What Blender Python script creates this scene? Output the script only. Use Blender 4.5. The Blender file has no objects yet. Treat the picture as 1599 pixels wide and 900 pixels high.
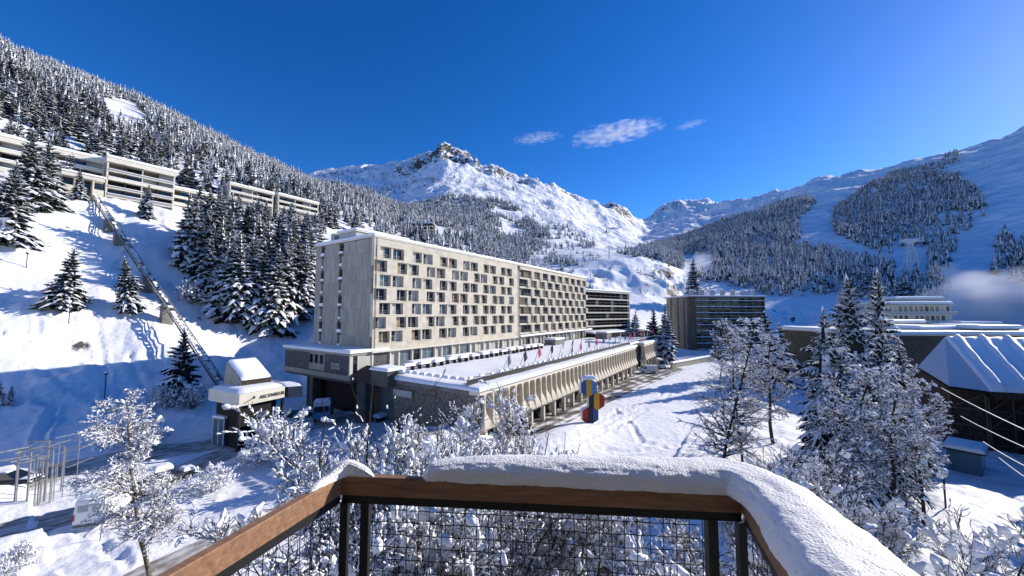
import bpy, math, random
import numpy as np
from mathutils import Vector, Matrix
R = math.radians
scene = bpy.context.scene
C = scene.collection
CAMZ = 17.5
FPX = 577.0
PITCH = math.atan(38/FPX)

# ---------------------------------------------------------------- camera
cam_d = bpy.data.cameras.new('camera')
cam_d.sensor_width = 36; cam_d.lens = 36*FPX/1599.0
cam_d.clip_start = 0.05; cam_d.clip_end = 30000
cam = bpy.data.objects.new('camera', cam_d); C.objects.link(cam)
cam.location = (0, 0, CAMZ); cam.rotation_euler = (R(90)+PITCH, 0, 0)
scene.camera = cam

# ---------------------------------------------------------------- light
SUN_AZ, SUN_EL = 63.5, 22.5          # azimuth clockwise from +Y (camera forward)
world = bpy.data.worlds.new("World"); scene.world = world; world.use_nodes = True
nt = world.node_tree; bg = nt.nodes['Background']
sky = nt.nodes.new('ShaderNodeTexSky'); sky.sky_type = 'NISHITA'; sky.sun_disc = False
sky.sun_elevation = R(SUN_EL); sky.sun_rotation = R(SUN_AZ)
sky.altitude = 2600; sky.air_density = 1.0; sky.dust_density = 0.6; sky.ozone_density = 4.0
wh = nt.nodes.new('ShaderNodeHueSaturation'); wh.inputs['Saturation'].default_value = 1.27
wh.inputs['Hue'].default_value = 0.511
nt.links.new(sky.outputs[0], wh.inputs['Color'])
nt.links.new(wh.outputs[0], bg.inputs['Color']); bg.inputs['Strength'].default_value = 0.135
sun_d = bpy.data.lights.new('sun', 'SUN'); sun_d.energy = 4.8; sun_d.angle = R(0.5); sun_d.color = (1.0, 0.93, 0.82)
sun = bpy.data.objects.new('sun', sun_d); C.objects.link(sun)
sv = Vector((math.sin(R(SUN_AZ))*math.cos(R(SUN_EL)), math.cos(R(SUN_AZ))*math.cos(R(SUN_EL)), math.sin(R(SUN_EL))))
sun.rotation_euler = sv.to_track_quat('Z', 'Y').to_euler()
scene.view_settings.view_transform = 'Standard'; scene.view_settings.look = 'None'
scene.view_settings.gamma = 1; scene.view_settings.use_curve_mapping = False
scene.view_settings.exposure = 0.5
scene.render.engine = 'CYCLES'
scene.cycles.max_bounces = 6; scene.cycles.diffuse_bounces = 3; scene.cycles.glossy_bounces = 3
scene.cycles.transparent_max_bounces = 8; scene.cycles.volume_bounces = 1

# ---------------------------------------------------------------- pixel <-> world helpers
def P(u, v, Y):
    x = u-799.5; a = 450.0-v
    y = FPX*math.cos(PITCH) - a*math.sin(PITCH); z = FPX*math.sin(PITCH) + a*math.cos(PITCH)
    k = Y/y
    return Vector((x*k, Y, CAMZ+z*k))
def PZ(u, v, z):
    d = P(u, v, 1.0); k = (z-CAMZ)/(d.z-CAMZ)
    return Vector((d.x*k, k, z))
def proj(x, y, z):
    zz = z-CAMZ
    dep = y*math.cos(PITCH)+zz*math.sin(PITCH); up = -y*math.sin(PITCH)+zz*math.cos(PITCH)
    return 799.5+FPX*x/dep, 450-FPX*up/dep

# ---------------------------------------------------------------- numpy noise
def _hash(ix, iy, s):
    h = (ix.astype(np.int64)*374761393 + iy.astype(np.int64)*668265263 + s*974634777) & 0xffffffff
    h = ((h ^ (h >> 13))*1274126177) & 0xffffffff
    h = h ^ (h >> 16)
    return (h & 0xffffff)/float(0xffffff)
def vnoise(x, y, s=0):
    x = np.asarray(x, float); y = np.asarray(y, float)
    ix = np.floor(x); iy = np.floor(y); fx = x-ix; fy = y-iy
    fx = fx*fx*fx*(fx*(fx*6-15)+10); fy = fy*fy*fy*(fy*(fy*6-15)+10)
    a = _hash(ix, iy, s); b = _hash(ix+1, iy, s); c = _hash(ix, iy+1, s); d = _hash(ix+1, iy+1, s)
    return (a*(1-fx)+b*fx)*(1-fy)+(c*(1-fx)+d*fx)*fy
def fbm(x, y, s=0, o=4, g=0.5):
    t = 0; a = 1; n = 0; x = np.asarray(x, float); y = np.asarray(y, float)
    for k in range(o):
        t = t+a*vnoise(x*2**k+17.3*k, y*2**k-9.1*k, s+k); n += a; a *= g
    return t/n
def ridged(x, y, s=0, o=5):
    t = 0; a = 1; n = 0; x = np.asarray(x, float); y = np.asarray(y, float)
    for k in range(o):
        t = t+a*(1-np.abs(2*vnoise(x*2**k+31*k, y*2**k+7*k, s+k)-1)); n += a; a *= 0.5
    return t/n

# ---------------------------------------------------------------- materials
def mat(name, col, rough=0.8, metal=0.0, noise=0.0, nscale=5.0, bump=0.0, bscale=20.0, col2=None, spec=0.3, coords='Object', stretch=None):
    m = bpy.data.materials.new(name); m.use_nodes = True
    n = m.node_tree; b = n.nodes['Principled BSDF']
    b.inputs['Base Color'].default_value = (*col, 1); b.inputs['Roughness'].default_value = rough
    b.inputs['Metallic'].default_value = metal; b.inputs['Specular IOR Level'].default_value = spec
    tc = n.nodes.new('ShaderNodeTexCoord'); src = tc.outputs[coords]
    if stretch:
        mp = n.nodes.new('ShaderNodeMapping'); mp.inputs['Scale'].default_value = stretch
        n.links.new(src, mp.inputs['Vector']); src = mp.outputs[0]
    if noise > 0 or col2:
        t = n.nodes.new('ShaderNodeTexNoise'); t.inputs['Scale'].default_value = nscale; t.inputs['Detail'].default_value = 6
        n.links.new(src, t.inputs['Vector'])
        r = n.nodes.new('ShaderNodeValToRGB')
        r.color_ramp.elements[0].position = 0.35; r.color_ramp.elements[1].position = 0.65
        c1 = tuple(c*(1-noise) for c in col) if not col2 else col
        c2 = tuple(min(1, c*(1+noise*0.6)) for c in col) if not col2 else col2
        r.color_ramp.elements[0].color = (*c1, 1); r.color_ramp.elements[1].color = (*c2, 1)
        n.links.new(t.outputs['Fac'], r.inputs['Fac']); n.links.new(r.outputs['Color'], b.inputs['Base Color'])
    if bump > 0:
        t2 = n.nodes.new('ShaderNodeTexNoise'); t2.inputs['Scale'].default_value = bscale; t2.inputs['Detail'].default_value = 5
        n.links.new(src, t2.inputs['Vector'])
        bu = n.nodes.new('ShaderNodeBump'); bu.inputs['Strength'].default_value = bump; bu.inputs['Distance'].default_value = 0.1
        n.links.new(t2.outputs['Fac'], bu.inputs['Height']); n.links.new(bu.outputs['Normal'], b.inputs['Normal'])
    return m
M = {}
M['snow'] = mat('snow', (0.86, 0.87, 0.90), 0.6, bump=0.35, bscale=3.0, noise=0.03)
M['snow_tree'] = mat('tree_snow', (0.84, 0.85, 0.88), 0.7)
M['needle'] = mat('spruce_needles', (0.018, 0.028, 0.018), 0.9, noise=0.6, nscale=0.7)
M['larch'] = mat('larch_twigs', (0.12, 0.075, 0.04), 0.9, noise=0.4, nscale=2)
M['bark'] = mat('bark', (0.045, 0.035, 0.028), 0.95, noise=0.5, nscale=6, bump=0.5)
M['birch'] = mat('birch_bark', (0.20, 0.17, 0.13), 0.9, col2=(0.03, 0.025, 0.02), nscale=5)
M['shrubleaf'] = mat('dry_leaves', (0.10, 0.055, 0.025), 0.9, noise=0.5, nscale=8)
M['concrete'] = mat('beige_concrete', (0.58, 0.53, 0.43), 0.9, noise=0.14, nscale=0.8, bump=0.15, bscale=8)  # own beige tone of facades, fins and slabs
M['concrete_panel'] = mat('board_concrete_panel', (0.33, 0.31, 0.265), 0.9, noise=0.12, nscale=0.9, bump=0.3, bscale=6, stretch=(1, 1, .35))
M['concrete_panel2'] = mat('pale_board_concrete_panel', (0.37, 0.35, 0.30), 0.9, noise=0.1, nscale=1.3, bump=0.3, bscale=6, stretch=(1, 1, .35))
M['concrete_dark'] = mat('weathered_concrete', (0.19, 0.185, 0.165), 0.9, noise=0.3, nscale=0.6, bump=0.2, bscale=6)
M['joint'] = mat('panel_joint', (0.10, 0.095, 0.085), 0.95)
M['shaded_grey'] = mat('shaded_grey_concrete', (0.10, 0.098, 0.09), 0.9, noise=0.25, nscale=0.8, bump=0.2, bscale=6)  # concrete darkened to carry the underpass shade, plain dark grey elsewhere
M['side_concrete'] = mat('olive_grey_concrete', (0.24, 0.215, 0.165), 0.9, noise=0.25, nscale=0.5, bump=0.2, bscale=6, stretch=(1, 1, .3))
M['stone'] = mat('dark_rubble_stone', (0.035, 0.034, 0.036), 0.9, col2=(0.17, 0.165, 0.16), nscale=4.5, bump=1.0, bscale=6)
M['stone_brown'] = mat('brown_rubble_stone', (0.05, 0.042, 0.034), 0.9, col2=(0.27, 0.24, 0.20), nscale=5.5, bump=1.0, bscale=7)
M['white_render'] = mat('cream_render', (0.66, 0.62, 0.52), 0.85, noise=0.08, nscale=0.6)
M['grey_render'] = mat('grey_render', (0.40, 0.39, 0.37), 0.85, noise=0.1, nscale=0.6)
M['timber_dark'] = mat('dark_timber', (0.055, 0.042, 0.032), 0.9, noise=0.4, nscale=2, stretch=(3, 3, .4))
M['timber_green'] = mat('weathered_olive_timber', (0.11, 0.10, 0.07), 0.9, noise=0.4, nscale=2, stretch=(3, 3, .4))
M['glass'] = mat('dark_glass', (0.012, 0.016, 0.022), 0.08, spec=0.8)
M['glass_blue'] = mat('pale_glass', (0.10, 0.15, 0.18), 0.1, spec=0.8)
M['black'] = mat('black_void', (0.008, 0.008, 0.009), 0.8)
M['frame_white'] = mat('white_window_frame', (0.62, 0.60, 0.55), 0.6)
M['frame_brown'] = mat('brown_window_frame', (0.10, 0.065, 0.04), 0.6)
M['curtain'] = mat('pale_curtain', (0.52, 0.50, 0.44), 0.9, noise=0.15, nscale=3, stretch=(8, 8, .3))
M['curtain_red'] = mat('red_curtain', (0.30, 0.07, 0.04), 0.9, noise=0.3, nscale=3, stretch=(8, 8, .3))
M['curtain_orange'] = mat('orange_curtain', (0.42, 0.25, 0.11), 0.9, noise=0.3, nscale=3, stretch=(8, 8, .3))
M['curtain_brown'] = mat('brown_curtain', (0.17, 0.12, 0.08), 0.9, noise=0.5, nscale=3, stretch=(8, 8, .3))
M['steel'] = mat('grey_steel', (0.30, 0.30, 0.30), 0.5, metal=0.6)
M['steel_dark'] = mat('black_steel', (0.012, 0.012, 0.013), 0.5, spec=0.4)
M['steel_white'] = mat('galvanised_white_steel', (0.62, 0.64, 0.66), 0.5)
M['tyre'] = mat('tyre_rubber', (0.015, 0.015, 0.015), 0.9)
M['rim'] = mat('wheel_rim', (0.4, 0.4, 0.42), 0.4, metal=0.8)
M['white_paint'] = mat('white_car_paint', (0.72, 0.72, 0.70), 0.35, spec=0.5)
M['red'] = mat('red_lamp', (0.45, 0.02, 0.02), 0.4)

# ---------------------------------------------------------------- objects
def tag(o, label=None, cat=None, group=None, kind=None):
    if label: o['label'] = label
    if cat: o['category'] = cat
    if group: o['group'] = group
    if kind: o['kind'] = kind
    return o
def empty(name, loc=(0, 0, 0), rz=0, label=None, cat=None, group=None):
    o = bpy.data.objects.new(name, None); C.objects.link(o)
    o.location = loc; o.rotation_euler = (0, 0, rz); o.empty_display_size = 0.5
    return tag(o, label, cat, group)
def link(name, me, parent=None, loc=None):
    o = bpy.data.objects.new(name, me); C.objects.link(o)
    if parent: o.parent = parent
    if loc is not None: o.location = loc
    return o
def copy_tree(o, parent=None):
    c = o.copy(); C.objects.link(c)
    if parent is not None: c.parent = parent
    for ch in o.children: copy_tree(ch, c)
    return c
def npmesh(name, V, F, mi=None, mats=(), smooth=False, attrs=None):
    V = np.asarray(V, np.float32).reshape(-1, 3); F = np.asarray(F, np.int32); k = F.shape[1]
    me = bpy.data.meshes.new(name)
    me.vertices.add(len(V)); me.vertices.foreach_set('co', V.ravel())
    me.loops.add(F.size); me.loops.foreach_set('vertex_index', F.ravel())
    me.polygons.add(len(F)); me.polygons.foreach_set('loop_start', np.arange(0, F.size, k, dtype=np.int32))
    me.polygons.foreach_set('loop_total', np.full(len(F), k, np.int32))
    if mi is not None: me.polygons.foreach_set('material_index', np.asarray(mi, np.int32))
    me.polygons.foreach_set('use_smooth', np.full(len(F), bool(smooth)))
    for m in mats: me.materials.append(m)
    if attrs:
        for n_, a in attrs.items():
            at = me.attributes.new(n_, 'FLOAT', 'POINT'); at.data.foreach_set('value', np.asarray(a, np.float32))
    me.update(); me.validate()
    return me

class MB:
    """collects polygons; build() links them as one mesh object"""
    def __init__(s): s.v = []; s.f = []; s.m = []; s.mats = []; s.M = Matrix.Identity(4)
    def mi(s, m):
        m = M[m] if isinstance(m, str) else m
        if m not in s.mats: s.mats.append(m)
        return s.mats.index(m)
    def frame(s, o, xd, yd, zd=(0, 0, 1)):
        xd = Vector(xd); yd = Vector(yd); zd = Vector(zd)
        s.M = Matrix(((xd.x, yd.x, zd.x, o[0]), (xd.y, yd.y, zd.y, o[1]), (xd.z, yd.z, zd.z, o[2]), (0, 0, 0, 1)))
        return s
    def poly(s, pts, m):
        b = len(s.v); s.v += [tuple(s.M @ Vector(p)) for p in pts]
        s.f.append(tuple(range(b, b+len(pts)))); s.m.append(s.mi(m)); return s
    def hexa(s, p, m):       # 8 points: bottom 4, top 4
        b = len(s.v); s.v += [tuple(s.M @ Vector(q)) for q in p]
        k = s.mi(m)
        for f in ((3, 2, 1, 0), (4, 5, 6, 7), (0, 1, 5, 4), (1, 2, 6, 5), (2, 3, 7, 6), (3, 0, 4, 7)):
            s.f.append(tuple(b+i for i in f)); s.m.append(k)
        return s
    def box(s, a, c, m):
        x0, y0, z0 = a; x1, y1, z1 = c
        return s.hexa([(x0, y0, z0), (x1, y0, z0), (x1, y1, z0), (x0, y1, z0), (x0, y0, z1), (x1, y0, z1), (x1, y1, z1), (x0, y1, z1)], m)
    def prism(s, pts, z0, z1, m, mtop=None):     # polygon in xy
        n = len(pts); b = len(s.v)
        s.v += [tuple(s.M @ Vector((p[0], p[1], z0))) for p in pts]+[tuple(s.M @ Vector((p[0], p[1], z1))) for p in pts]
        k = s.mi(m); kt = s.mi(mtop or m)
        s.f.append(tuple(b+n-1-i for i in range(n))); s.m.append(k)
        s.f.append(tuple(b+n+i for i in range(n))); s.m.append(kt)
        for i in range(n):
            j = (i+1) % n; s.f.append((b+i, b+j, b+n+j, b+n+i)); s.m.append(k)
        return s
    def tube(s, p, q, r, m, n=6, r2=None):
        p = Vector(p); q = Vector(q); d = (q-p)
        if d.length < 1e-6: return s
        d.normalize(); a = d.orthogonal().normalized(); c = d.cross(a); r2 = r if r2 is None else r2
        b = len(s.v); k = s.mi(m)
        for P_, rr in ((p, r), (q, r2)):
            for i in range(n):
                t = 2*math.pi*i/n; s.v.append(tuple(s.M @ (P_+a*math.cos(t)*rr+c*math.sin(t)*rr)))
        for i in range(n):
            j = (i+1) % n; s.f.append((b+i, b+j, b+n+j, b+n+i)); s.m.append(k)
        s.f.append(tuple(b+n-1-i for i in range(n))); s.m.append(k); s.f.append(tuple(b+n+i for i in range(n))); s.m.append(k)
        return s
    def lathe(s, prof, c, m, n=16, axis='z'):
        b = len(s.v); k = s.mi(m)
        for (r, h) in prof:
            for i in range(n):
                t = 2*math.pi*i/n
                q = (r*math.cos(t), r*math.sin(t), h) if axis == 'z' else ((r*math.cos(t), h, r*math.sin(t)) if axis == 'y' else (h, r*math.cos(t), r*math.sin(t)))
                s.v.append(tuple(s.M @ (Vector(q)+Vector(c))))
        for a in range(len(prof)-1):
            for i in range(n):
                j = (i+1) % n; s.f.append((b+a*n+i, b+a*n+j, b+(a+1)*n+j, b+(a+1)*n+i)); s.m.append(k)
        return s
    def snowslab(s, x0, y0, x1, y1, z, h=0.35, r=0.25, amp=0.06, step=1.2, m='snow', seed=0):
        """a rounded, slightly lumpy blanket of snow"""
        nx = max(4, int((x1-x0)/step)); ny = max(4, int((y1-y0)/step))
        xs = [x0, x0+r*.12, x0+r*.5]+[x0+r+(x1-x0-2*r)*i/nx for i in range(nx+1)]+[x1-r*.5, x1-r*.12, x1]
        ys = [y0, y0+r*.12, y0+r*.5]+[y0+r+(y1-y0-2*r)*i/ny for i in range(ny+1)]+[y1-r*.5, y1-r*.12, y1]
        b = len(s.v); k = s.mi(m); n2 = len(ys)
        for i, x in enumerate(xs):
            for j, y in enumerate(ys):
                d = min(i, j, len(xs)-1-i, len(ys)-1-j)
                e = (0, .55, .87, 1)[min(d, 3)]
                hz = h*e
                if d >= 2: hz += float(amp*(fbm(x*.35+seed, y*.35, seed)-.4)*2)
                s.v.append(tuple(s.M @ Vector((x, y, z+hz))))
        for i in range(len(xs)-1):
            for j in range(n2-1):
                s.f.append((b+i*n2+j, b+(i+1)*n2+j, b+(i+1)*n2+j+1, b+i*n2+j+1)); s.m.append(k)
        return s
    def mesh(s, name, smooth=False):
        me = bpy.data.meshes.new(name); me.from_pydata(s.v, [], s.f)
        for m in s.mats: me.materials.append(m)
        me.polygons.foreach_set('material_index', s.m)
        if smooth: me.polygons.foreach_set('use_smooth', [True]*len(s.f))
        me.update(); return me
    def build(s, name, parent=None, smooth=False, loc=None):
        return link(name, s.mesh(name, smooth), parent, loc)
# ================================================================ TERRAIN
def aof(u): return math.atan((u-799.5)/FPX)
def zv(u, Y, v): return P(u, v, Y).z
# each column: image direction u -> list of (depth Y, row v) or (Y, 'z', height)
def hillcol(u, lo, crest, after):
    # the left valley side: a slope running parallel to the hotel; T = distance measured across it
    c = -.835*(u-799.5)/FPX+.55
    pts = list(lo)
    for T, z in ((82, 1.0), (100, 8), (120, 21.5), (140, 36), (156, 47.5), (166, 54.5), (178, 56), (192, 64), (215, 80)):
        pts.append((T/c, 'z', z))
    pts.append(((215+crest[0]*c)/2/c, 'z', (80+zv(u, *crest))/2*1.02))
    pts.append(crest); pts += after
    return pts
COLS = {
 -500: hillcol(-500, [(22,'z',.4)], (330,-150), [(700,0)]),
 -150: hillcol(-150, [(36,'z',.5),(44,'z',2.2)], (380,0), [(700,60)]),
 0:   hillcol(0, [(44,'z',.4),(49,'z',2.6)], (400,86), [(700,120)]),
 100: hillcol(100, [(46,'z',.4),(51,'z',2.4)], (420,120), [(700,150)]),
 200: hillcol(200, [(48,'z',.3),(55,'z',1.8)], (450,154), [(700,190)]),
 300: hillcol(300, [(54,'z',0),(62,'z',1.0)], (500,202), [(800,240)]),
 400: hillcol(400, [(62,'z',0),(72,'z',.5)], (560,252), [(900,285)]),
 480: hillcol(480, [(70,'z',0),(80,'z',0)], (620,290), [(900,300),(1500,270),(2200,300)]),
 560: [(76,'z',0),(82,'z',5),(92,500),(120,440),(180,385),(280,335),(500,300),(700,308),(1000,300),(1500,264),(2200,300)],
 620: [(80,'z',0),(95,'z',8),(120,450),(180,410),(300,365),(560,325),(800,322),(1100,290),(1450,250),(2200,290)],
 655: [(90,'z',0),(110,'z',10),(180,415),(300,375),(560,335),(800,315),(1100,270),(1400,231),(2200,270)],
 690: [(90,'z',0),(120,'z',10),(180,425),(300,385),(560,340),(800,310),(1100,262),(1380,223),(2200,270)],
 740: [(100,'z',0),(130,'z',10),(200,430),(320,398),(560,350),(800,316),(1100,276),(1360,246),(2200,300)],
 800: [(110,'z',0),(150,'z',10),(220,435),(350,408),(560,375),(800,335),(1050,300),(1330,271),(2200,320)],
 870: [(120,'z',0),(160,'z',10),(220,455),(260,432),(380,405),(520,385),(800,350),(1050,318),(1330,291),(2200,330)],
 930: [(130,'z',2),(165,'z',8),(220,470),(270,440),(330,405),(440,393),(800,372),(1100,345),(1400,315),(2200,340)],
 975: [(140,'z',1),(170,'z',6),(220,490),(270,450),(320,405),(420,397),(800,385),(1150,352),(1500,324),(2200,338)],
 1005: [(140,'z',0),(180,'z',3),(230,490),(280,440),(340,403),(450,396),(900,382),(1300,360),(2000,346),(2600,352)],
 1035: [(140,'z',0),(190,'z',1),(240,490),(290,440),(350,410),(480,400),(900,376),(1300,360),(1900,346),(2500,322),(3500,345)],
 1070: [(150,'z',0),(200,'z',1),(260,480),(330,435),(480,410),(800,380),(1300,350),(1900,336),(2500,314),(3500,345)],
 1120: [(150,'z',0),(200,'z',1),(260,475),(330,440),(480,405),(800,365),(1300,340),(1900,325),(2400,318),(3500,350)],
 1200: [(150,'z',0),(200,'z',1),(250,478),(330,440),(480,395),(700,350),(1000,322),(1500,303),(3000,340)],
 1300: [(150,'z',0),(200,'z',1),(240,480),(300,440),(400,400),(560,350),(760,310),(1100,276),(3000,330)],
 1400: [(130,'z',0),(180,'z',2),(220,475),(270,440),(360,400),(480,350),(640,300),(900,256),(3000,310)],
 1500: [(110,'z',0),(160,'z',2),(200,480),(250,440),(330,390),(440,335),(580,280),(780,236),(3000,300)],
 1600: [(90,'z',0),(140,'z',2),(180,485),(230,440),(300,385),(400,320),(530,255),(720,210),(3000,290)],
 1800: [(80,'z',0),(130,'z',2),(170,480),(220,430),(300,360),(400,280),(520,140),(680,60),(3000,280)],  # unseen ridge beyond the right edge, raised to shade the right mountain
 2300: [(70,'z',0),(120,'z',2),(160,480),(220,400),(300,320),(420,120),(560,-30),(3000,280)],  # unseen ridge continues; crest height set by the shade it throws
}
az_k = []; prof = []
RK = np.exp(np.linspace(math.log(3.0), math.log(7000.0), 640))
for u in sorted(COLS):
    a = aof(u); rs = [0.0, 20.0]; zs = [0.0, 0.0]
    for e in COLS[u]:
        Y = e[0]; z = e[2] if e[1] == 'z' else zv(u, Y, e[1])
        rs.append(Y/math.cos(a)); zs.append(z)
    rs.append(9000); zs.append(zs[-1]+0)
    az_k.append(a); prof.append(np.interp(RK, rs, zs))
az_k += [R(85), R(110)]; prof += [np.interp(RK, [0, 150, 700, 9000], [0, 2, 60, 60]), np.zeros(len(RK))]
az_k = [R(-112), R(-90)]+az_k; prof = [np.zeros(len(RK)), np.interp(RK, [0, 60, 120, 300, 9000], [0, 2, 45, 150, 150])]+prof
az_k = np.array(az_k); prof = np.array(prof)
o_ = np.argsort(az_k); az_k = az_k[o_]; prof = prof[o_]
AZ = np.concatenate([np.linspace(R(-180), R(-60), 50, endpoint=False), np.linspace(R(-60), R(60), 620), np.linspace(R(60), R(180), 51)[1:]])
Z = np.zeros((len(AZ), len(RK)))
for j in range(len(RK)):
    Z[:, j] = np.interp(AZ, az_k, prof[:, j])
# a light smoothing along both directions
def smooth(A, n, ax):
    for _ in range(n):
        B = np.roll(A, 1, ax); D = np.roll(A, -1, ax)
        if ax == 1: B[:, 0] = A[:, 0]; D[:, -1] = A[:, -1]
        else: B[0] = A[0]; D[-1] = A[-1]
        A = A*.5+(B+D)*.25
    return A
Z = smooth(smooth(Z, 12, 1), 12, 0)
XX = np.sin(AZ)[:, None]*RK[None, :]; YY = np.cos(AZ)[:, None]*RK[None, :]; RR = np.broadcast_to(RK[None, :], XX.shape)

# roads: centre lines on the ground
def road_line(pts, z=0.4): return [PZ(u, v, z) for u, v in pts]
ROADS = {
 'upper_road': (road_line([(-260,800),(-100,775),(20,752),(110,728),(217,706),(333,690),(430,668),(520,655),(620,640)]), 5.5),
 'lower_road': (road_line([(-260,890),(-120,858),(10,825),(133,795),(205,768),(262,740),(322,716),(372,694)]), 4.2),
 'front_road': (road_line([(60,985),(170,925),(290,866),(400,815),(500,776),(590,742),(680,716)]), 4.2),
 'car_park': (road_line([(800,680),(880,640),(945,612),(1000,592),(1050,574)], 0.1), 9.0),
}
def seg_dist(X, Y, pts):
    D = np.full(X.shape, 1e9); S = np.zeros(X.shape)
    for a, b in zip(pts[:-1], pts[1:]):
        dx, dy = b.x-a.x, b.y-a.y; L = dx*dx+dy*dy
        t = np.clip(((X-a.x)*dx+(Y-a.y)*dy)/L, 0, 1)
        d = np.hypot(X-a.x-t*dx, Y-a.y-t*dy)
        m = d < D; D = np.where(m, d, D)
    return D
near = RR < 160
DR = {}
allmask = np.full(XX.shape, 1e9)
for n_, (pts, w) in ROADS.items():
    d = seg_dist(XX, YY, pts)-w/2; DR[n_] = d
    allmask = np.minimum(allmask, d)
# building pads kept flat
HC = P(585, 370, 62); D1 = Vector((0.55, 0.835, 0)); D2 = Vector((-0.835, 0.55, 0))
GC = P(745, 607, 46)
s_h = (XX-HC.x)*D1.x+(YY-HC.y)*D1.y; t_h = (XX-HC.x)*D2.x+(YY-HC.y)*D2.y
padm = (s_h > -34) & (s_h < 110) & (t_h > -45) & (t_h < 22)
Zb = Z.copy()
Z = np.where(padm & (Z > 0), np.minimum(Z, np.where(t_h > 10, Z, 0)), Z)
# right valley floor hollow
# bumps & drifts in the near field, broad relief far away
drift = (fbm(XX*.12, YY*.12, 3, 4)-.5)*1.5+(fbm(XX*.45, YY*.45, 9, 3)-.5)*.45+(fbm(XX*1.6, YY*1.6, 19, 2)-.5)*.10
w_near = np.clip((RR-18)/20, 0, 1)*np.clip((230-RR)/100, 0, 1)
flat = np.clip(allmask/2.2, 0, 1)
berm = np.exp(-((allmask-1.5)/.9)**2)*(0.55+1.1*fbm(XX*.25, YY*.25, 5, 3))*(allmask > 0)
berm = np.where(DR['car_park'] < 5, berm*.35, berm)
Z = Z + (drift*flat*w_near*1.0 + berm*.75*w_near)*np.where(padm, .25, 1)
# ploughed snow piled against the near end of the gallery
s_g = (XX-GC.x)*D1.x+(YY-GC.y)*D1.y; t_g = (XX-GC.x)*D2.x+(YY-GC.y)*D2.y
Z = Z + 4.1*np.exp(-((s_g+5)/8.5)**2-((t_g-2.5)/7.5)**2)*(.85+.3*fbm(XX*.3, YY*.3, 77, 3)) + 1.6*np.exp(-((s_g-9)/9)**2-((t_g+7)/4)**2)
# surface of the parking apron mound between shrubs and sculpture
far = np.clip((RR-200)/500, 0, 1)
gully = (fbm(AZ[:, None]*60, np.log(RR)*6, 21, 4)-.5)
Z = Z + far*((fbm(XX/160, YY/160, 31, 5)-.5)*.055*RR*.6 + (ridged(XX/90, YY/90, 41, 5)-.6)*.022*RR)
# cliff bands (real relief) on the peak and the ridges
UU, VV = 799.5+FPX*np.tan(np.clip(AZ, R(-75), R(75)))[:, None]+0*RR, None
def blob(u0, r0, su, sr): return np.exp(-((UU-u0)/su)**2-((np.log(RR)-math.log(r0))/sr)**2)
peakm = blob(700, 1330, 60, .10)+blob(790, 1250, 60, .08)*.6+blob(860, 1380, 60, .06)*.9+blob(950, 1480, 40, .06)*1.2+blob(1060, 2500, 40, .06)*1.0+blob(640,1350,40,.08)*.7+blob(560,1500,60,.06)*.3
Z = Z + peakm*((ridged(XX/110+3, YY/110, 61, 5)-.62)*95+(fbm(XX/30, YY/30, 71, 4)-.5)*32)
rockm = np.clip(peakm*1.5, 0, 1)*.9
# rocky gorge under the terrace at mid distance, quarry face, small outcrops
gorge = blob(880, 262, 62, .12)+blob(1050, 330, 60, .16)*.8+blob(1240, 290, 55, .07)*1.0+blob(960,300,40,.08)*.4
Z = Z + gorge*((ridged(XX/22, YY/22, 81, 5)-.6)*13+(fbm(XX/7, YY/7, 91, 3)-.5)*4)
rockm = rockm+np.clip(gorge*1.6, 0, 1)*1.0
# hillside left: small hummocks
hill = np.clip((RR-75)/30, 0, 1)*np.clip((260-RR)/60, 0, 1)*(AZ[:, None] < R(-18))
Z = Z + hill*(fbm(XX/9, YY/9, 101, 4)-.5)*3.6 + hill*(ridged(XX/14, YY/14, 105, 4)-.6)*1.3
rockm = rockm+hill*np.clip((fbm(XX/5, YY/5, 111, 4)-.64)*9, 0, 1)*.75*(RR < 210)
Z = Z + np.clip((RR-3)/10,0,1)*0
def ground(x, y):
    r = math.hypot(x, y); a = math.atan2(x, y)
    i = np.searchsorted(AZ, a)-1; i = min(max(i, 0), len(AZ)-2)
    j = np.searchsorted(RK, r)-1; j = min(max(j, 0), len(RK)-2)
    fa = (a-AZ[i])/(AZ[i+1]-AZ[i]); fr = min(max((r-RK[j])/(RK[j+1]-RK[j]), 0), 1)
    return float((Z[i, j]*(1-fr)+Z[i, j+1]*fr)*(1-fa)+(Z[i+1, j]*(1-fr)+Z[i+1, j+1]*fr)*fa)
def groundv(x, y):
    r = np.hypot(x, y); a = np.arctan2(x, y)
    i = np.clip(np.searchsorted(AZ, a)-1, 0, len(AZ)-2); j = np.clip(np.searchsorted(RK, r)-1, 0, len(RK)-2)
    fa = (a-AZ[i])/(AZ[i+1]-AZ[i]); fr = np.clip((r-RK[j])/(RK[j+1]-RK[j]), 0, 1)
    return (Z[i, j]*(1-fr)+Z[i, j+1]*fr)*(1-fa)+(Z[i+1, j]*(1-fr)+Z[i+1, j+1]*fr)*fa
def hit(u, v, lo=15.0, hi=3000.0):
    """walk down the view ray through pixel (u, v) until it meets the ground"""
    Y = lo
    while Y < hi:
        p = P(u, v, Y)
        if p.z < ground(p.x, p.y): return Vector((p.x, p.y, ground(p.x, p.y)))
        Y *= 1.006
    return None

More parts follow.
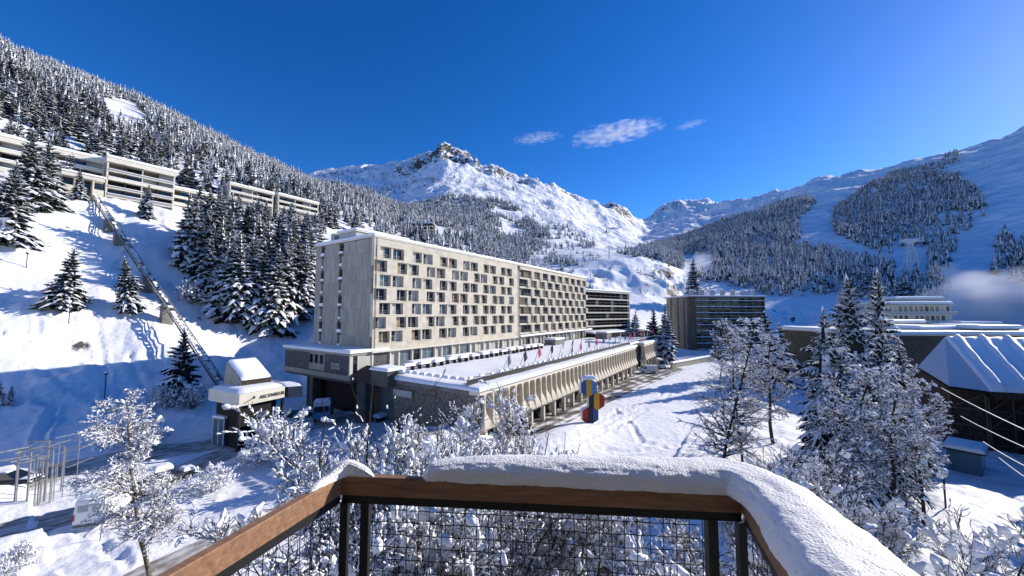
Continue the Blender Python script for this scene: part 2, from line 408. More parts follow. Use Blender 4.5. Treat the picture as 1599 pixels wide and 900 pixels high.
# old ski and foot tracks pressed into the slope
def track(pix, w, d):
    global Z
    pts = [hit(u, v, 25, 250) for u, v in pix]; pts = [q for q in pts if q is not None]
    if len(pts) < 2: return
    D = seg_dist(XX, YY, pts); wob = (fbm(XX*.7, YY*.7, 13, 2)-.5)*.9; D = np.abs(D+wob*(D < 4))
    Z = Z-d*np.exp(-(D/w)**2)+d*.45*np.exp(-((D-w*1.6)/(w*.6))**2)
for px_, w_, d_ in (([(60,690),(75,660),(84,640),(62,628)], .5, .5), ([(165,700),(170,640),(160,560),(150,520)], .5, .3), ([(0,640),(70,610),(130,600)], .5, .25), ([(60,560),(100,600),(150,628)], .4, .25), ([(0,600),(60,590),(150,570),(230,560)], .45, .22), ([(250,640),(200,560),(240,500),(180,500)], .4, .22), ([(0,520),(60,500),(60,540),(120,530)], .4, .3), ([(200,380),(260,360),(300,400)], .5, .3), ([(150,340),(220,380),(180,420)], .5, .3), ([(905,668),(960,645),(1030,618),(1050,600)], .35, .14), ([(912,676),(968,652),(1036,624),(1058,604)], .35, .14), ([(840,700),(900,690),(960,668),(1010,640)], .4, .18), ([(960,640),(985,662),(1000,690),(1040,700)], .35, .2), ([(930,700),(1000,705),(1080,690)], .4, .18), ([(1000,600),(1060,612),(1100,610)], .4, .16), ([(100,830),(170,840),(260,800),(330,780)], .4, .2), ([(200,880),(150,850),(90,870)], .4, .2)): track(px_, w_, d_)
# snow / rock material for the ground
def ground_mat():
    m = bpy.data.materials.new('snow_and_rock'); m.use_nodes = True
    n = m.node_tree; b = n.nodes['Principled BSDF']; L = n.links.new
    b.inputs['Roughness'].default_value = 0.65; b.inputs['Specular IOR Level'].default_value = 0.2
    tc = n.nodes.new('ShaderNodeTexCoord')
    geo = n.nodes.new('ShaderNodeNewGeometry'); sep = n.nodes.new('ShaderNodeSeparateXYZ'); L(geo.outputs['Normal'], sep.inputs[0])
    at = n.nodes.new('ShaderNodeAttribute'); at.attribute_name = 'rock'
    t1 = n.nodes.new('ShaderNodeTexNoise'); t1.inputs['Scale'].default_value = .09; t1.inputs['Detail'].default_value = 12; t1.inputs['Roughness'].default_value = .68; L(tc.outputs['Object'], t1.inputs['Vector'])
    # rockiness = (1 - nz)*k + noise + painted outcrop
    m1 = n.nodes.new('ShaderNodeMath'); m1.operation = 'MULTIPLY_ADD'; L(sep.outputs['Z'], m1.inputs[0]); m1.inputs[1].default_value = -1.6; m1.inputs[2].default_value = 1.45
    m2 = n.nodes.new('ShaderNodeMath'); m2.operation = 'MULTIPLY'; L(m1.outputs[0], m2.inputs[0]); L(at.outputs['Fac'], m2.inputs[1])
    m3 = n.nodes.new('ShaderNodeMath'); m3.operation = 'MULTIPLY_ADD'; L(t1.outputs['Fac'], m3.inputs[0]); m3.inputs[1].default_value = 2.2; m3.inputs[2].default_value = -1.25
    m3b = n.nodes.new('ShaderNodeMath'); m3b.operation = 'MULTIPLY'; L(m3.outputs[0], m3b.inputs[0]); L(at.outputs['Fac'], m3b.inputs[1])
    m4 = n.nodes.new('ShaderNodeMath'); m4.operation = 'ADD'; L(m2.outputs[0], m4.inputs[0]); L(m3b.outputs[0], m4.inputs[1])
    rp = n.nodes.new('ShaderNodeValToRGB'); rp.color_ramp.elements[0].position = .12; rp.color_ramp.elements[1].position = .20; L(m4.outputs[0], rp.inputs['Fac'])
    t2 = n.nodes.new('ShaderNodeTexNoise'); t2.inputs['Scale'].default_value = .2; t2.inputs['Detail'].default_value = 8; L(tc.outputs['Object'], t2.inputs['Vector'])
    rr = n.nodes.new('ShaderNodeValToRGB'); rr.color_ramp.elements[0].color = (.035, .033, .033, 1); rr.color_ramp.elements[1].color = (.14, .12, .10, 1); L(t2.outputs['Fac'], rr.inputs['Fac'])
    t3 = n.nodes.new('ShaderNodeTexNoise'); t3.inputs['Scale'].default_value = .25; t3.inputs['Detail'].default_value = 8; L(tc.outputs['Object'], t3.inputs['Vector'])
    rs = n.nodes.new('ShaderNodeValToRGB'); rs.color_ramp.elements[0].color = (.80, .81, .84, 1); rs.color_ramp.elements[1].color = (.90, .90, .91, 1); L(t3.outputs['Fac'], rs.inputs['Fac'])
    mx = n.nodes.new('ShaderNodeMix'); mx.data_type = 'RGBA'; L(rp.outputs['Color'], mx.inputs['Factor']); L(rs.outputs['Color'], mx.inputs['A']); L(rr.outputs['Color'], mx.inputs['B'])
    L(mx.outputs['Result'], b.inputs['Base Color'])
    # wind ripples near, gullies far
    tb = n.nodes.new('ShaderNodeTexNoise'); tb.inputs['Scale'].default_value = .9; tb.inputs['Detail'].default_value = 8; L(tc.outputs['Object'], tb.inputs['Vector'])
    tb2 = n.nodes.new('ShaderNodeTexNoise'); tb2.inputs['Scale'].default_value = .05; tb2.inputs['Detail'].default_value = 10; L(tc.outputs['Object'], tb2.inputs['Vector'])
    bu = n.nodes.new('ShaderNodeBump'); bu.inputs['Strength'].default_value = .55; bu.inputs['Distance'].default_value = .35; L(tb.outputs['Fac'], bu.inputs['Height'])
    fm = n.nodes.new('ShaderNodeAttribute'); fm.attribute_name = 'farness'
    bd = n.nodes.new('ShaderNodeMath'); bd.operation = 'MULTIPLY'; L(fm.outputs['Fac'], bd.inputs[0]); bd.inputs[1].default_value = 14
    bu2 = n.nodes.new('ShaderNodeBump'); bu2.inputs['Strength'].default_value = .6; L(bd.outputs[0], bu2.inputs['Distance']); L(tb2.outputs['Fac'], bu2.inputs['Height']); L(bu.outputs['Normal'], bu2.inputs['Normal'])
    L(bu2.outputs['Normal'], b.inputs['Normal'])
    return m
M['ground'] = ground_mat()
na, nr = XX.shape
V = np.stack([XX, YY, Z], -1).reshape(-1, 3)
I, J = np.meshgrid(np.arange(na-1), np.arange(nr-1), indexing='ij')
F = np.stack([I*nr+J, I*nr+J+1, (I+1)*nr+J+1, (I+1)*nr+J], -1).reshape(-1, 4)
nv = len(V); V = np.vstack([V, [[0, 0, 0.0]]])
terr = link('snowy_ground', npmesh('snowy_ground', V, F, mats=[M['ground']], smooth=True,
     attrs={'rock': np.append(rockm.reshape(-1), 0), 'farness': np.append(np.clip((RR-150)/600, 0, 1).reshape(-1), 0)}))
tag(terr, kind='structure')
cb = MB(); ring = [(float(3.0*math.sin(a)), float(3.0*math.cos(a)), float(Z[i, 0])) for i, a in enumerate(AZ)]
cb.poly(ring[::-1], 'snow'); cb.f and tag(cb.build('ground_under_balcony'), kind='structure')

# road sheets, draped 3 cm above the ground
def road_mat(name, c1, c2, c3, s1):
    m = bpy.data.materials.new(name); m.use_nodes = True
    n = m.node_tree; b = n.nodes['Principled BSDF']; L = n.links.new
    tc = n.nodes.new('ShaderNodeTexCoord'); at = n.nodes.new('ShaderNodeAttribute'); at.attribute_name = 'across'
    t = n.nodes.new('ShaderNodeTexNoise'); t.inputs['Scale'].default_value = s1; t.inputs['Detail'].default_value = 8; L(tc.outputs['Object'], t.inputs['Vector'])
    w = n.nodes.new('ShaderNodeMath'); w.operation = 'SINE'
    k = n.nodes.new('ShaderNodeMath'); k.operation = 'MULTIPLY'; k.inputs[1].default_value = 14; L(at.outputs['Fac'], k.inputs[0]); L(k.outputs[0], w.inputs[0])
    ad = n.nodes.new('ShaderNodeMath'); ad.operation = 'MULTIPLY_ADD'; L(w.outputs[0], ad.inputs[0]); ad.inputs[1].default_value = .07; L(t.outputs['Fac'], ad.inputs[2])
    r = n.nodes.new('ShaderNodeValToRGB'); e = r.color_ramp.elements
    e[0].position = .36; e[0].color = (*c1, 1); e[1].position = .66; e[1].color = (*c3, 1); x = r.color_ramp.elements.new(.5); x.color = (*c2, 1)
    L(ad.outputs[0], r.inputs['Fac']); L(r.outputs['Color'], b.inputs['Base Color']); b.inputs['Roughness'].default_value = .75
    bu = n.nodes.new('ShaderNodeBump'); bu.inputs['Strength'].default_value = .4; bu.inputs['Distance'].default_value = .08; L(t.outputs['Fac'], bu.inputs['Height']); L(bu.outputs['Normal'], b.inputs['Normal'])
    return m
M['road'] = road_mat('packed_snow_road', (.23, .21, .18), (.44, .41, .37), (.62, .60, .57), .8)
M['apron'] = road_mat('wet_asphalt_and_snow', (.04, .037, .033), (.17, .15, .13), (.84, .84, .86), .33)
for n_, (pts, w) in ROADS.items():
    # resample the centre line
    q = []
    for a, b in zip(pts[:-1], pts[1:]):
        k = max(2, int((b-a).length/.8))
        q += [a.lerp(b, i/k) for i in range(k)]
    q.append(pts[-1])
    q = np.array([[p.x, p.y] for p in q])
    for _ in range(10): q[1:-1] = q[1:-1]*.5+(q[:-2]+q[2:])*.25
    d = np.gradient(q, axis=0); d /= np.linalg.norm(d, axis=1)[:, None]; nn = np.stack([-d[:, 1], d[:, 0]], -1)
    NW = 13; vs = []; ac = []
    for k in range(NW):
        f = k/(NW-1)*2-1
        wob = (fbm(q[:, 0]*.5+f*3, q[:, 1]*.5, 55, 2)-.5)*.8*abs(f)
        pp = q+nn*((f*w/2+wob)[:, None])
        zz = groundv(pp[:, 0], pp[:, 1])+(.05 if abs(f) < .9 else -.03)
        vs.append(np.column_stack([pp, zz])); ac.append(np.full(len(q), f))
    vs = np.stack(vs, 1); nq = len(q)
    I, J = np.meshgrid(np.arange(nq-1), np.arange(NW-1), indexing='ij')
    F = np.stack([I*NW+J, (I+1)*NW+J, (I+1)*NW+J+1, I*NW+J+1], -1).reshape(-1, 4)
    o = link(n_, npmesh(n_, vs.reshape(-1, 3), F, mats=[M['apron' if n_ == 'car_park' else 'road']], smooth=True, attrs={'across': np.stack(ac, 1).reshape(-1)}))
    tag(o, kind='structure')
# ================================================================ HOTEL
rng = random.Random(7)
HZ = HC.z
HO = (HC.x, HC.y, 0)
def text_mesh(name, s, size, m, extrude=0.03, parent=None):
    cu = bpy.data.curves.new(name, 'FONT'); cu.body = s; cu.size = size; cu.extrude = extrude; cu.offset = size*.006
    to = bpy.data.objects.new(name+'_curve', cu); C.objects.link(to)
    bpy.context.view_layer.update()
    me = bpy.data.meshes.new_from_object(to.evaluated_get(bpy.context.evaluated_depsgraph_get()))
    bpy.data.objects.remove(to); bpy.data.curves.remove(cu)
    me.materials.clear(); me.materials.append(M[m] if isinstance(m, str) else m); me.name = name
    return link(name, me, parent)
def place_frame(o, org, xd, nd, up=(0, 0, 1)):
    """orient a flat object: its x along xd, its z (normal) along nd"""
    xd = Vector(xd).normalized(); nd = Vector(nd).normalized(); yd = nd.cross(xd)
    o.matrix_world = Matrix(((xd.x, yd.x, nd.x, org[0]), (xd.y, yd.y, nd.y, org[1]), (xd.z, yd.z, nd.z, org[2]), (0, 0, 0, 1)))

def window_mesh(kind, w=2.35, h=2.0, fr='frame_white', seed=0):
    """local x = width, y = depth inwards, z up; glass at y=.06"""
    r = random.Random(seed); b = MB()
    f = .07
    b.box((0, 0, 0), (w, .1, f), fr).box((0, 0, h-f), (w, .1, h), fr).box((0, 0, f), (f, .1, h-f), fr).box((w-f, 0, f), (w, .1, h-f), fr)
    mx = w*(.5 if kind != 'door' else .62)
    b.box((mx-.04, 0, f), (mx+.04, .1, h-f), fr)
    L = {'clear': ('glass', 'glass'), 'half': ('curtain', 'glass'), 'half2': ('glass', 'curtain'), 'full': ('curtain', 'curtain'),
         'red': ('curtain_red', 'glass'), 'orange': ('curtain_orange', 'glass'), 'brown': ('curtain_brown', 'curtain_brown'), 'door': ('glass', 'curtain'), 'blue': ('glass_blue', 'glass_blue')}[kind]
    b.box((f, .06, f), (mx-.04, .09, h-f), L[0] if L[0] != 'glass' else 'glass').box((mx+.04, .06, f), (w-f, .09, h-f), L[1])
    if r.random() < .6: b.box((f, .045, h*.5), (mx-.04, .059, h*.5+.04), fr)
    # low guard rail outside
    b.box((0.02, -.22, .62), (w-.02, -.19, .66), 'steel').box((0.02, -.22, .32), (w-.02, -.19, .345), 'steel')
    return b.mesh('window')
def curtain_set(kinds, **k): return [window_mesh(kd, seed=i, **k) for i, kd in enumerate(kinds)]
WIN1 = curtain_set(['clear', 'clear', 'half', 'half2', 'half', 'clear', 'brown', 'clear', 'blue', 'orange', 'red'])
def put_window(me, parent, org, xd, yd, name='window'):
    o = link(name, me, parent)
    xd = Vector(xd); yd = Vector(yd)
    pinv = Matrix.Translation(parent.location).inverted() if parent else Matrix.Identity(4)
    o.matrix_local = pinv @ Matrix(((xd.x, yd.x, 0, org[0]), (xd.y, yd.y, 0, org[1]), (0, 0, 1, org[2]), (0, 0, 0, 1)))
    return o
def loc(s, t, z, O=HO): return Vector((O[0]+D1.x*s+D2.x*t, O[1]+D1.y*s+D2.y*t, z))

hotel = empty('hotel', (0, 0, 0), label='long beige concrete hotel block with staggered square windows and panelled grey end wall', cat='hotel')
L1 = 45.0; DEP = 18.2; ROW = 2.45
wb = MB().frame(HO, D1, D2)
rows = []
for r in range(7):
    ztop = HZ-1.35-r*ROW; zbot = ztop-2.0
    iv = []
    if r % 2 == 0:
        for k in range(6):
            a = 1.26+7.2*k; iv += [(a, a+2.35), (a+2.75, a+5.1)]
    else:
        iv = [(.35, 2.7)]
        for k in range(5):
            a = 4.9+7.2*k; iv += [(a, a+2.35), (a+2.75, a+5.1)]
        iv += [(40.9, 43.25)]
    rows.append((zbot, ztop, iv))
zb = HZ-19.2
# core set back behind the openings
wb.box((.4, .74, zb), (L1, DEP-.25, HZ-.15), 'black')
prev = HZ
for (z0, z1, iv) in rows:
    wb.box((0, 0, z1), (L1, .72, prev), 'concrete')
    xs = [0]+[q for ab in iv for q in ab]+[L1]
    for i in range(0, len(xs), 2):
        if xs[i+1]-xs[i] > .01: wb.box((xs[i], 0 if xs[i+1]-xs[i] > .6 else .12, z0), (xs[i+1], .72, z1), 'concrete')
    # shallow raised panel joint lines and sills
    for a, b_ in iv:
        wb.box((a-.06, -.05, z0-.1), (b_+.06, .1, z0-.004), 'concrete')
    prev = z0
wb.box((0, 0, zb), (L1, .72, prev), 'concrete')
wb.build('front_wall', hotel)
for (z0, z1, iv) in rows:
    for a, b_ in iv:
        q = rng.random()
        k = rng.choice([0, 1, 2, 3, 4, 5, 7, 8, 2, 3, 6]) if q > .07 else rng.choice([9, 10])
        put_window(WIN1[k], hotel, loc(a, .62, z0), D1, D2)
# end wall: board marked panels
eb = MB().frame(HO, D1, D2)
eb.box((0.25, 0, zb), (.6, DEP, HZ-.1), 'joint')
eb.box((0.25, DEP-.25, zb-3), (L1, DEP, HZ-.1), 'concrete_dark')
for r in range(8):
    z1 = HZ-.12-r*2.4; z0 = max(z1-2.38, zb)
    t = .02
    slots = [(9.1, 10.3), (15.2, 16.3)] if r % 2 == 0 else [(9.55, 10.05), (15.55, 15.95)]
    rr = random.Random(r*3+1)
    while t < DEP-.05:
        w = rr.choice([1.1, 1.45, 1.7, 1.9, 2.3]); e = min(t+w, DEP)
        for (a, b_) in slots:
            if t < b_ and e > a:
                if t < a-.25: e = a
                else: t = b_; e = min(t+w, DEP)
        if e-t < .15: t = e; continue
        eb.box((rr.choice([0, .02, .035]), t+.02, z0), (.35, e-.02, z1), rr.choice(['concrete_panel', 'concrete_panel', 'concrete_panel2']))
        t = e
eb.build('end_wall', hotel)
for r in range(8):
    for (c, w) in ((9.7, .5), (15.75, .45)):
        ww = w if r % 2 == 0 else .2
        z1 = HZ-.35-r*2.4
        s = MB().frame(HO, D1, D2)
        s.box((.2, c-ww, z1-1.6), (.24, c+ww, z1), 'black').box((.16, c-ww, z1-.7), (.21, c+ww, z1-.64), 'frame_brown').box((.02, c-ww-.1, z1-1.75), (.3, c+ww+.1, z1-1.6), 'concrete_panel2')
        s.snowslab(-.12, c-ww-.15, .28, c+ww+.15, z1-1.6, h=.32+.2*rng.random(), r=.1, step=.3)
        s.build('slot_window', hotel, smooth=False)
# roofs
rf = MB().frame(HO, D1, D2)
rf.box((-.1, -.12, HZ), (L1+.05, DEP+.1, HZ+.28), 'white_render')
rf.build('roof', hotel)
sn = MB().frame(HO, D1, D2); sn.snowslab(-.2, -.2, L1+.1, DEP+.15, HZ+.28, h=.5, r=.35, step=2); sn.build('roof_snow', hotel, True)
ph = MB().frame(HO, D1, D2)
ph.box((1.5, 7.5, HZ+.3), (13.5, 13, HZ+2.2), 'grey_render').box((1.3, 7.2, HZ+2.2), (13.8, 13.3, HZ+2.45), 'white_render').box((1.2, 14, HZ+.3), (2.4, 15.2, HZ+2.5), 'grey_render')
ph.box((14, 5, HZ+.3), (30, 12, HZ+1.1), 'grey_render').box((30, 5, HZ+.3), (44, 11, HZ+.9), 'grey_render')
pho = ph.build('penthouse', hotel)
sn = MB().frame(HO, D1, D2); sn.snowslab(1.2, 7.1, 13.9, 13.4, HZ+2.45, h=.45, r=.3); sn.snowslab(13.9, 4.8, 30, 12.2, HZ+1.1, h=.5, r=.3); sn.snowslab(30.1, 4.8, 44.2, 11.2, HZ+.9, h=.5, r=.3); sn.build('penthouse_snow', pho, True)
# slab and glazed storey beneath
gb = MB().frame(HO, D1, D2)
gb.box((-.3, -.55, zb-.32), (96, .62, zb-.004), 'white_render')
GF0, GF1 = 7.4, zb-.33
gb.box((.6, .8, 0), (93, DEP-1, GF1), 'black')
x = 0.0; k = 0
piers = []
while x < 95:
    gb.box((x, -.1, GF0), (x+.28, .5, GF1), 'white_render'); piers.append(x); x += (3.6, 1.9, 3.1, 2.2)[k % 4]; k += 1
gb.box((0, .1, GF0), (95, .5, GF0+.35), 'white_render')
gb.build('lower_storey_wall', hotel)
for i in range(len(piers)-1):
    w = piers[i+1]-piers[i]-.28
    b = MB(); h = GF1-GF0-.35
    mm = rng.choice(['glass', 'curtain', 'glass_blue', 'glass', 'curtain'])
    b.box((0, 0, 0), (w, .05, h), mm); n_ = 2 if w > 2 else 1
    b.box((0, -.05, h-.08), (w, -.005, h), 'frame_white')
    for j in range(n_+1): b.box((j*(w-.07)/n_, -.05, 0), (j*(w-.07)/n_+.07, -.005, h-.09), 'frame_white')
    put_window(b.mesh('shop_window'), hotel, loc(piers[i]+.28, .3, GF0+.35), D1, D2, 'tall_window')

# ------------------------------------------------ second block
h2 = empty('apartment_block', (0, 0, 0), label='beige apartment block joined to the hotel, brown windows between angled panels', cat='apartment block')
A2, B2 = 45.1, 93.7
b2 = MB().frame(HO, D1, D2)
b2.box((A2, .9, zb), (B2, DEP, HZ-.1), 'concrete_dark')
b2.box((A2, .5, zb), (A2+1.6, 1, HZ-.1), 'concrete_panel')
b2.box((A2+1.6, .1, HZ-.95), (B2, .9, HZ), 'concrete')
b2.build('wall', h2)
pan = MB(); w2, h2_ = 3.65, 2.06
# an angled panel: wedge leaning out towards its window
pan.hexa([(0, .5, 0), (0, .0, 0), (1.3, -.28, 0), (1.3, .5, 0), (0, .5, h2_), (0, .0, h2_), (1.3, -.18, h2_), (1.3, .5, h2_)], 'concrete')
pan_me = pan.mesh('angled_panel')
sill = MB()
WIN2 = [window_mesh(kd, w=w2+.25, h=2.05, fr='frame_brown', seed=i+40) for i, kd in enumerate(['brown', 'clear', 'clear', 'brown'])]
for r in range(7):
    z1 = HZ-.98-r*2.55; z0 = z1-2.06
    off = 2.4 if r % 2 == 0 else 0.3
    k = 0; a = A2+1.6+off-.0
    if r % 2: pass
    a0 = a
    n_ = 9 if r % 2 == 0 else 9
    for k in range(n_):
        a = a0+k*5.1
        if a+w2 > B2+.2: break
        put_window(WIN2[(r*5+k*3) % 4], h2, loc(a-.1, .55, z0), D1, D2)
        put_window(pan_me, h2, loc(a+w2+.05, 0.1, z0), D1, D2, 'angled_panel')
    sill.frame(HO, D1, D2).box((A2+1.6, .35, z0-.49), (B2, .95, z0), 'concrete')
sill.build('floor_bands', h2)
sn = MB().frame(HO, D1, D2); sn.box((A2+.1, -.1, HZ), (B2+.2, DEP, HZ+.2), 'white_render'); sn.build('roof', h2)
sn = MB().frame(HO, D1, D2); sn.snowslab(A2+.15, -.2, B2+.3, DEP+.1, HZ+.2, h=.5, r=.35, step=2)
sn.snowslab(A2+.15, -1.0, 97, .05, zb-.1, h=.4, r=.3, step=2); sn.build('roof_snow', h2, True)
p_ = MB().frame(HO, D1, D2); p_.box((50, 5, HZ+.2), (72, 9, HZ+1.6), 'white_render').box((78, 6, HZ+.2), (86, 10, HZ+1.5), 'grey_render').box((76, 5, HZ+.2), (77, 6, HZ+2.2), 'concrete_dark')
po = p_.build('roof_plant_room', h2); sn = MB().frame(HO, D1, D2); sn.snowslab(49.8, 4.8, 72.2, 9.2, HZ+1.6, h=.4, r=.3); sn.snowslab(77.8, 5.8, 86.2, 10.2, HZ+1.5, h=.4, r=.3); sn.build('plant_room_snow', po, True)

# ------------------------------------------------ annex over the underpass
an = empty('hotel_annex', (0, 0, 0), label='low flat annex with dark stone wall, raised over the underpass beside the hotel', cat='annex')
ab = MB().frame(HO, D1, D2)
AS0, AT1, AZ0, AZ1 = -3.9, 20.7, 7.5, 11.0
ab.box((AS0+.1, .05, AZ0), (3.2, AT1, AZ1-.4), 'stone')
ab.build('stone_wall', an)
ab = MB().frame(HO, D1, D2)
ab.box((AS0-.15, -.15, AZ1-.4), (3.3, AT1+.15, AZ1), 'concrete_panel').box((AS0-.15, -.15, AZ0-.75), (3.3, AT1+.15, AZ0), 'concrete_panel')
ab.box((AS0-.02, 0, AZ0), (AS0+.5, .3, AZ1-.4), 'white_render').box((-.2, -.02, AZ0), (.2, .3, AZ1-.4), 'white_render')
ab.box((AS0+.02, 7.2, AZ0+.2), (AS0+.3, 12.0, AZ1-.45), 'concrete_panel')
ab.box((AS0+1.3, -.02, AZ0), (AS0+1.55, .3, AZ1-.4), 'white_render')
ab.build('concrete_frame', an)
for c in (7.6, 9.2, 10.8):
    w = MB(); w.box((0, 0, 0), (1.0, .05, 1.5), 'glass').box((0, -.05, 0), (.06, -.01, 1.5), 'concrete_dark').box((.94, -.05, 0), (1.0, -.01, 1.5), 'concrete_dark')
    put_window(w.mesh('window'), an, loc(AS0-.02, c+1.0, AZ0+1.3), -D2, D1)
for a, w_, mm in ((AS0+.55, .7, 'glass'), (AS0+1.6, 2.0, 'curtain')):
    w = MB(); w.box((0, 0, 0), (w_, .05, 3.05), mm); put_window(w.mesh('window'), an, loc(a, 0.0, AZ0+.02), D1, D2)
sn = MB().frame(HO, D1, D2); sn.snowslab(AS0-.35, -.3, 3.4, AT1+.3, AZ1, h=.5, r=.4, step=1.5); sn.build('roof_snow', an, True)
ub = MB().frame(HO, D1, D2)
ub.box((6, -5, 0), (8, AT1-5, AZ0-.75), 'black').box((-2.5, -2.0, 0), (-.9, .2, AZ0-.75), 'shaded_grey').box((-1.5, 15, 0), (-.3, 16.2, AZ0-.75), 'shaded_grey').box((AS0+.1, .1, AZ0-1.2), (7, AT1-.1, AZ0-.75), 'shaded_grey').box((-1, 17.5, 0), (7, 18, AZ0-1.2), 'shaded_grey')  # back wall and pillars coloured dark to stand for the shade underneath
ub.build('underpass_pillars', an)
sg = empty('hotel_sign', (0, 0, 0), label='small white two-line sign letters on the dark stone wall of the annex', cat='sign')
t1 = text_mesh('upper_line', 'FLAINE', .72, 'frame_white', parent=sg); place_frame(t1, loc(AS0+.02, 5.2, AZ0+1.25), -D2, -D1)
t2 = text_mesh('lower_line', 'RESIDENCE', .48, 'frame_white', parent=sg); place_frame(t2, loc(AS0+.02, 5.2, AZ0+.75), -D2, -D1)

# terrace corner and canopy
tb = MB().frame(HO, D1, D2)
tb.box((-4.4, -9.7, 6.9), (-1.4, -6, 9.1), 'shaded_grey')
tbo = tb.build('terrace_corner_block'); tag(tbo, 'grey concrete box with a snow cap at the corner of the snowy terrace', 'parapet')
sn = MB().frame(HO, D1, D2); sn.snowslab(-4.6, -9.9, -1.2, -5.8, 9.1, h=.4, r=.3); sn.build('snow_cap', tbo, True)
cp = MB().frame(HO, D1, D2)
cp.hexa([(-4.3, -6, 6.9), (-2, -6, 6.9), (-1.5, -.2, 7.2), (-3.6, -.2, 7.2), (-4.3, -6, 7.6), (-2, -6, 9.0), (-1.0, -.2, 8.9), (-3.8, -.2, 7.6)], 'timber_dark')
tag(cp.build('entrance_canopy'), 'dark slanting timber canopy between the annex and the concrete terrace box', 'canopy')

# ================================================================ GALLERY
GO = (GC.x, GC.y, 0); GZ = GC.z-.35
def gl(s, t, z): return loc(s, t, z, GO)
ga = empty('shopping_gallery', (0, 0, 0), label='long low gallery with white concrete fins, snowy flat roof and dark stone end wall', cat='gallery')
g = MB().frame(GO, D1, D2)
g.box((.1, .05, 0), (1.2, 15.3, GZ-.6), 'stone_brown')
g.build('stone_end_wall', ga)
g = MB().frame(GO, D1, D2)
g.box((1.2, .9, 2.9), (71, 15, GZ-.5), 'timber_dark')
g.box((1.2, 3.0, 0), (71, 15, 2.9), 'black')
g.box((0, -.25, GZ-.55), (71.2, 1.3, GZ), 'white_render').box((1.2, 1.3, GZ-.3), (95, 27.6, GZ-.02), 'concrete')
g.box((-.05, 1.3, GZ-.6), (1.2, 15.4, GZ), 'concrete_dark')
g.box((0, -.3, 2.75), (71.2, 1.2, 3.25), 'concrete')
g.box((3.5, 15, 0), (95, 27.6, GZ-.4), 'concrete_dark')
x = 2.0
while x < 70:
    g.box((x, .2, 0), (x+.45, .8, 2.75), 'concrete'); x += 3.85
g.build('wall', ga)
fin = MB()
# a concrete fin: flat front, slim in the middle, flaring to a wide scoop at the foot
sec = [(3.2, .74, .95), (3.5, .80, .95), (4.2, .58, .68), (4.9, .20, .45), (5.4, .12, .38), (6.5, .12, .36), (GZ-.8, .2, .34), (GZ-.5, .48, .34)]
for (z0, h0, p0), (z1, h1, p1) in zip(sec[:-1], sec[1:]):
    fin.poly([(-h0, -p0+.1, z0), (h0, -p0+.1, z0), (h1, -p1+.1, z1), (-h1, -p1+.1, z1)], 'concrete')
    fin.poly([(-h0*.8, .9, z0), (-h0, -p0+.1, z0), (-h1, -p1+.1, z1), (-h1*.8, .9, z1)], 'concrete')
    fin.poly([(h0, -p0+.1, z0), (h0*.8, .9, z0), (h1*.8, .9, z1), (h1, -p1+.1, z1)], 'concrete')
z0, h0, p0 = sec[0]; fin.poly([(-h0*.8, .9, z0), (h0*.8, .9, z0), (h0, -p0+.1, z0), (-h0, -p0+.1, z0)], 'concrete')
fin_me = fin.mesh('concrete_fin')
gw = MB(); gw.box((0, 0, 0), (1.3, .05, 3.9), 'glass').box((.6, -.04, 0), (.68, -.005, 3.9), 'frame_brown').box((0, -.04, 1.2), (.59, -.005, 1.28), 'frame_brown')
gw_me = gw.mesh('fin_window')
gw2 = MB(); gw2.box((0, 0, 0), (1.3, .05, 3.9), 'curtain_brown').box((.6, -.04, 0), (.68, -.005, 3.9), 'frame_brown'); gw2_me = gw2.mesh('fin_window_b')
n_f = 39
for i in range(n_f):
    s = 1.3+i*1.8
    put_window(fin_me, ga, gl(s, 0, 0), D1, D2, 'concrete_fin')
    if i < n_f-1: put_window([gw_me, gw2_me][(i*7) % 3 == 0], ga, gl(s+.25, .84, 3.3), D1, D2, 'window')
# shop fronts
for i in range(18):
    w = MB(); mm = rng.choice(['frame_white', 'black', 'curtain', 'glass', 'frame_white', 'black']); w.box((0, 0, 0), (2.1, .06, 2.5), mm); w.box((2.2, 0, 0), (3.1, .06, 2.5), 'glass')
    put_window(w.mesh('shop_front'), ga, gl(2.6+i*3.85, 2.2, .05), D1, D2, 'shop_front')
sn = MB().frame(GO, D1, D2)
sn.snowslab(-.3, -.55, 71.4, 15.6, GZ, h=.5, r=.45, step=1.3, amp=.15); sn.snowslab(3, 14.4, 95, 24.0, GZ-.1, h=.45, r=.5, step=1.6, amp=.2)
sn.build('roof_snow', ga, True)
# far wing
gf = empty('gallery_wing', (0, 0, 0), label='far wing of the finned gallery beyond the dark gap, behind the parked vans', cat='gallery')
g = MB().frame(GO, D1, D2)
g.box((71.2, 1.5, 0), (80, 15, GZ+.5), 'stone').box((80, .9, 2.9), (105, 15, GZ-.5), 'timber_dark').box((80, 3, 0), (105, 15, 2.9), 'black')
g.box((80, -.25, GZ-.55), (105.3, 1.3, GZ), 'white_render').box((80, -.3, 2.75), (105.2, 1.2, 3.25), 'concrete').box((104.9, -.2, 0), (105.3, 15, GZ-.56), 'concrete')
x = 80
while x < 105: g.box((x, .2, 0), (x+.45, .8, 2.75), 'concrete'); x += 3.4
g.build('wall', gf)
for i in range(12):
    s = 81+i*2.05
    put_window(fin_me, gf, gl(s, 0, 0), D1, D2, 'concrete_fin')
    if i < 11: put_window(gw_me, gf, gl(s+.33, .78, 3.3), D1, D2, 'window')
sn = MB().frame(GO, D1, D2); sn.snowslab(79.7, -.5, 105.5, 15.5, GZ, h=.5, r=.4, step=1.5); sn.snowslab(71, 1.2, 80.2, 15.2, GZ+.5, h=.5, r=.4); sn.build('roof_snow', gf, True)
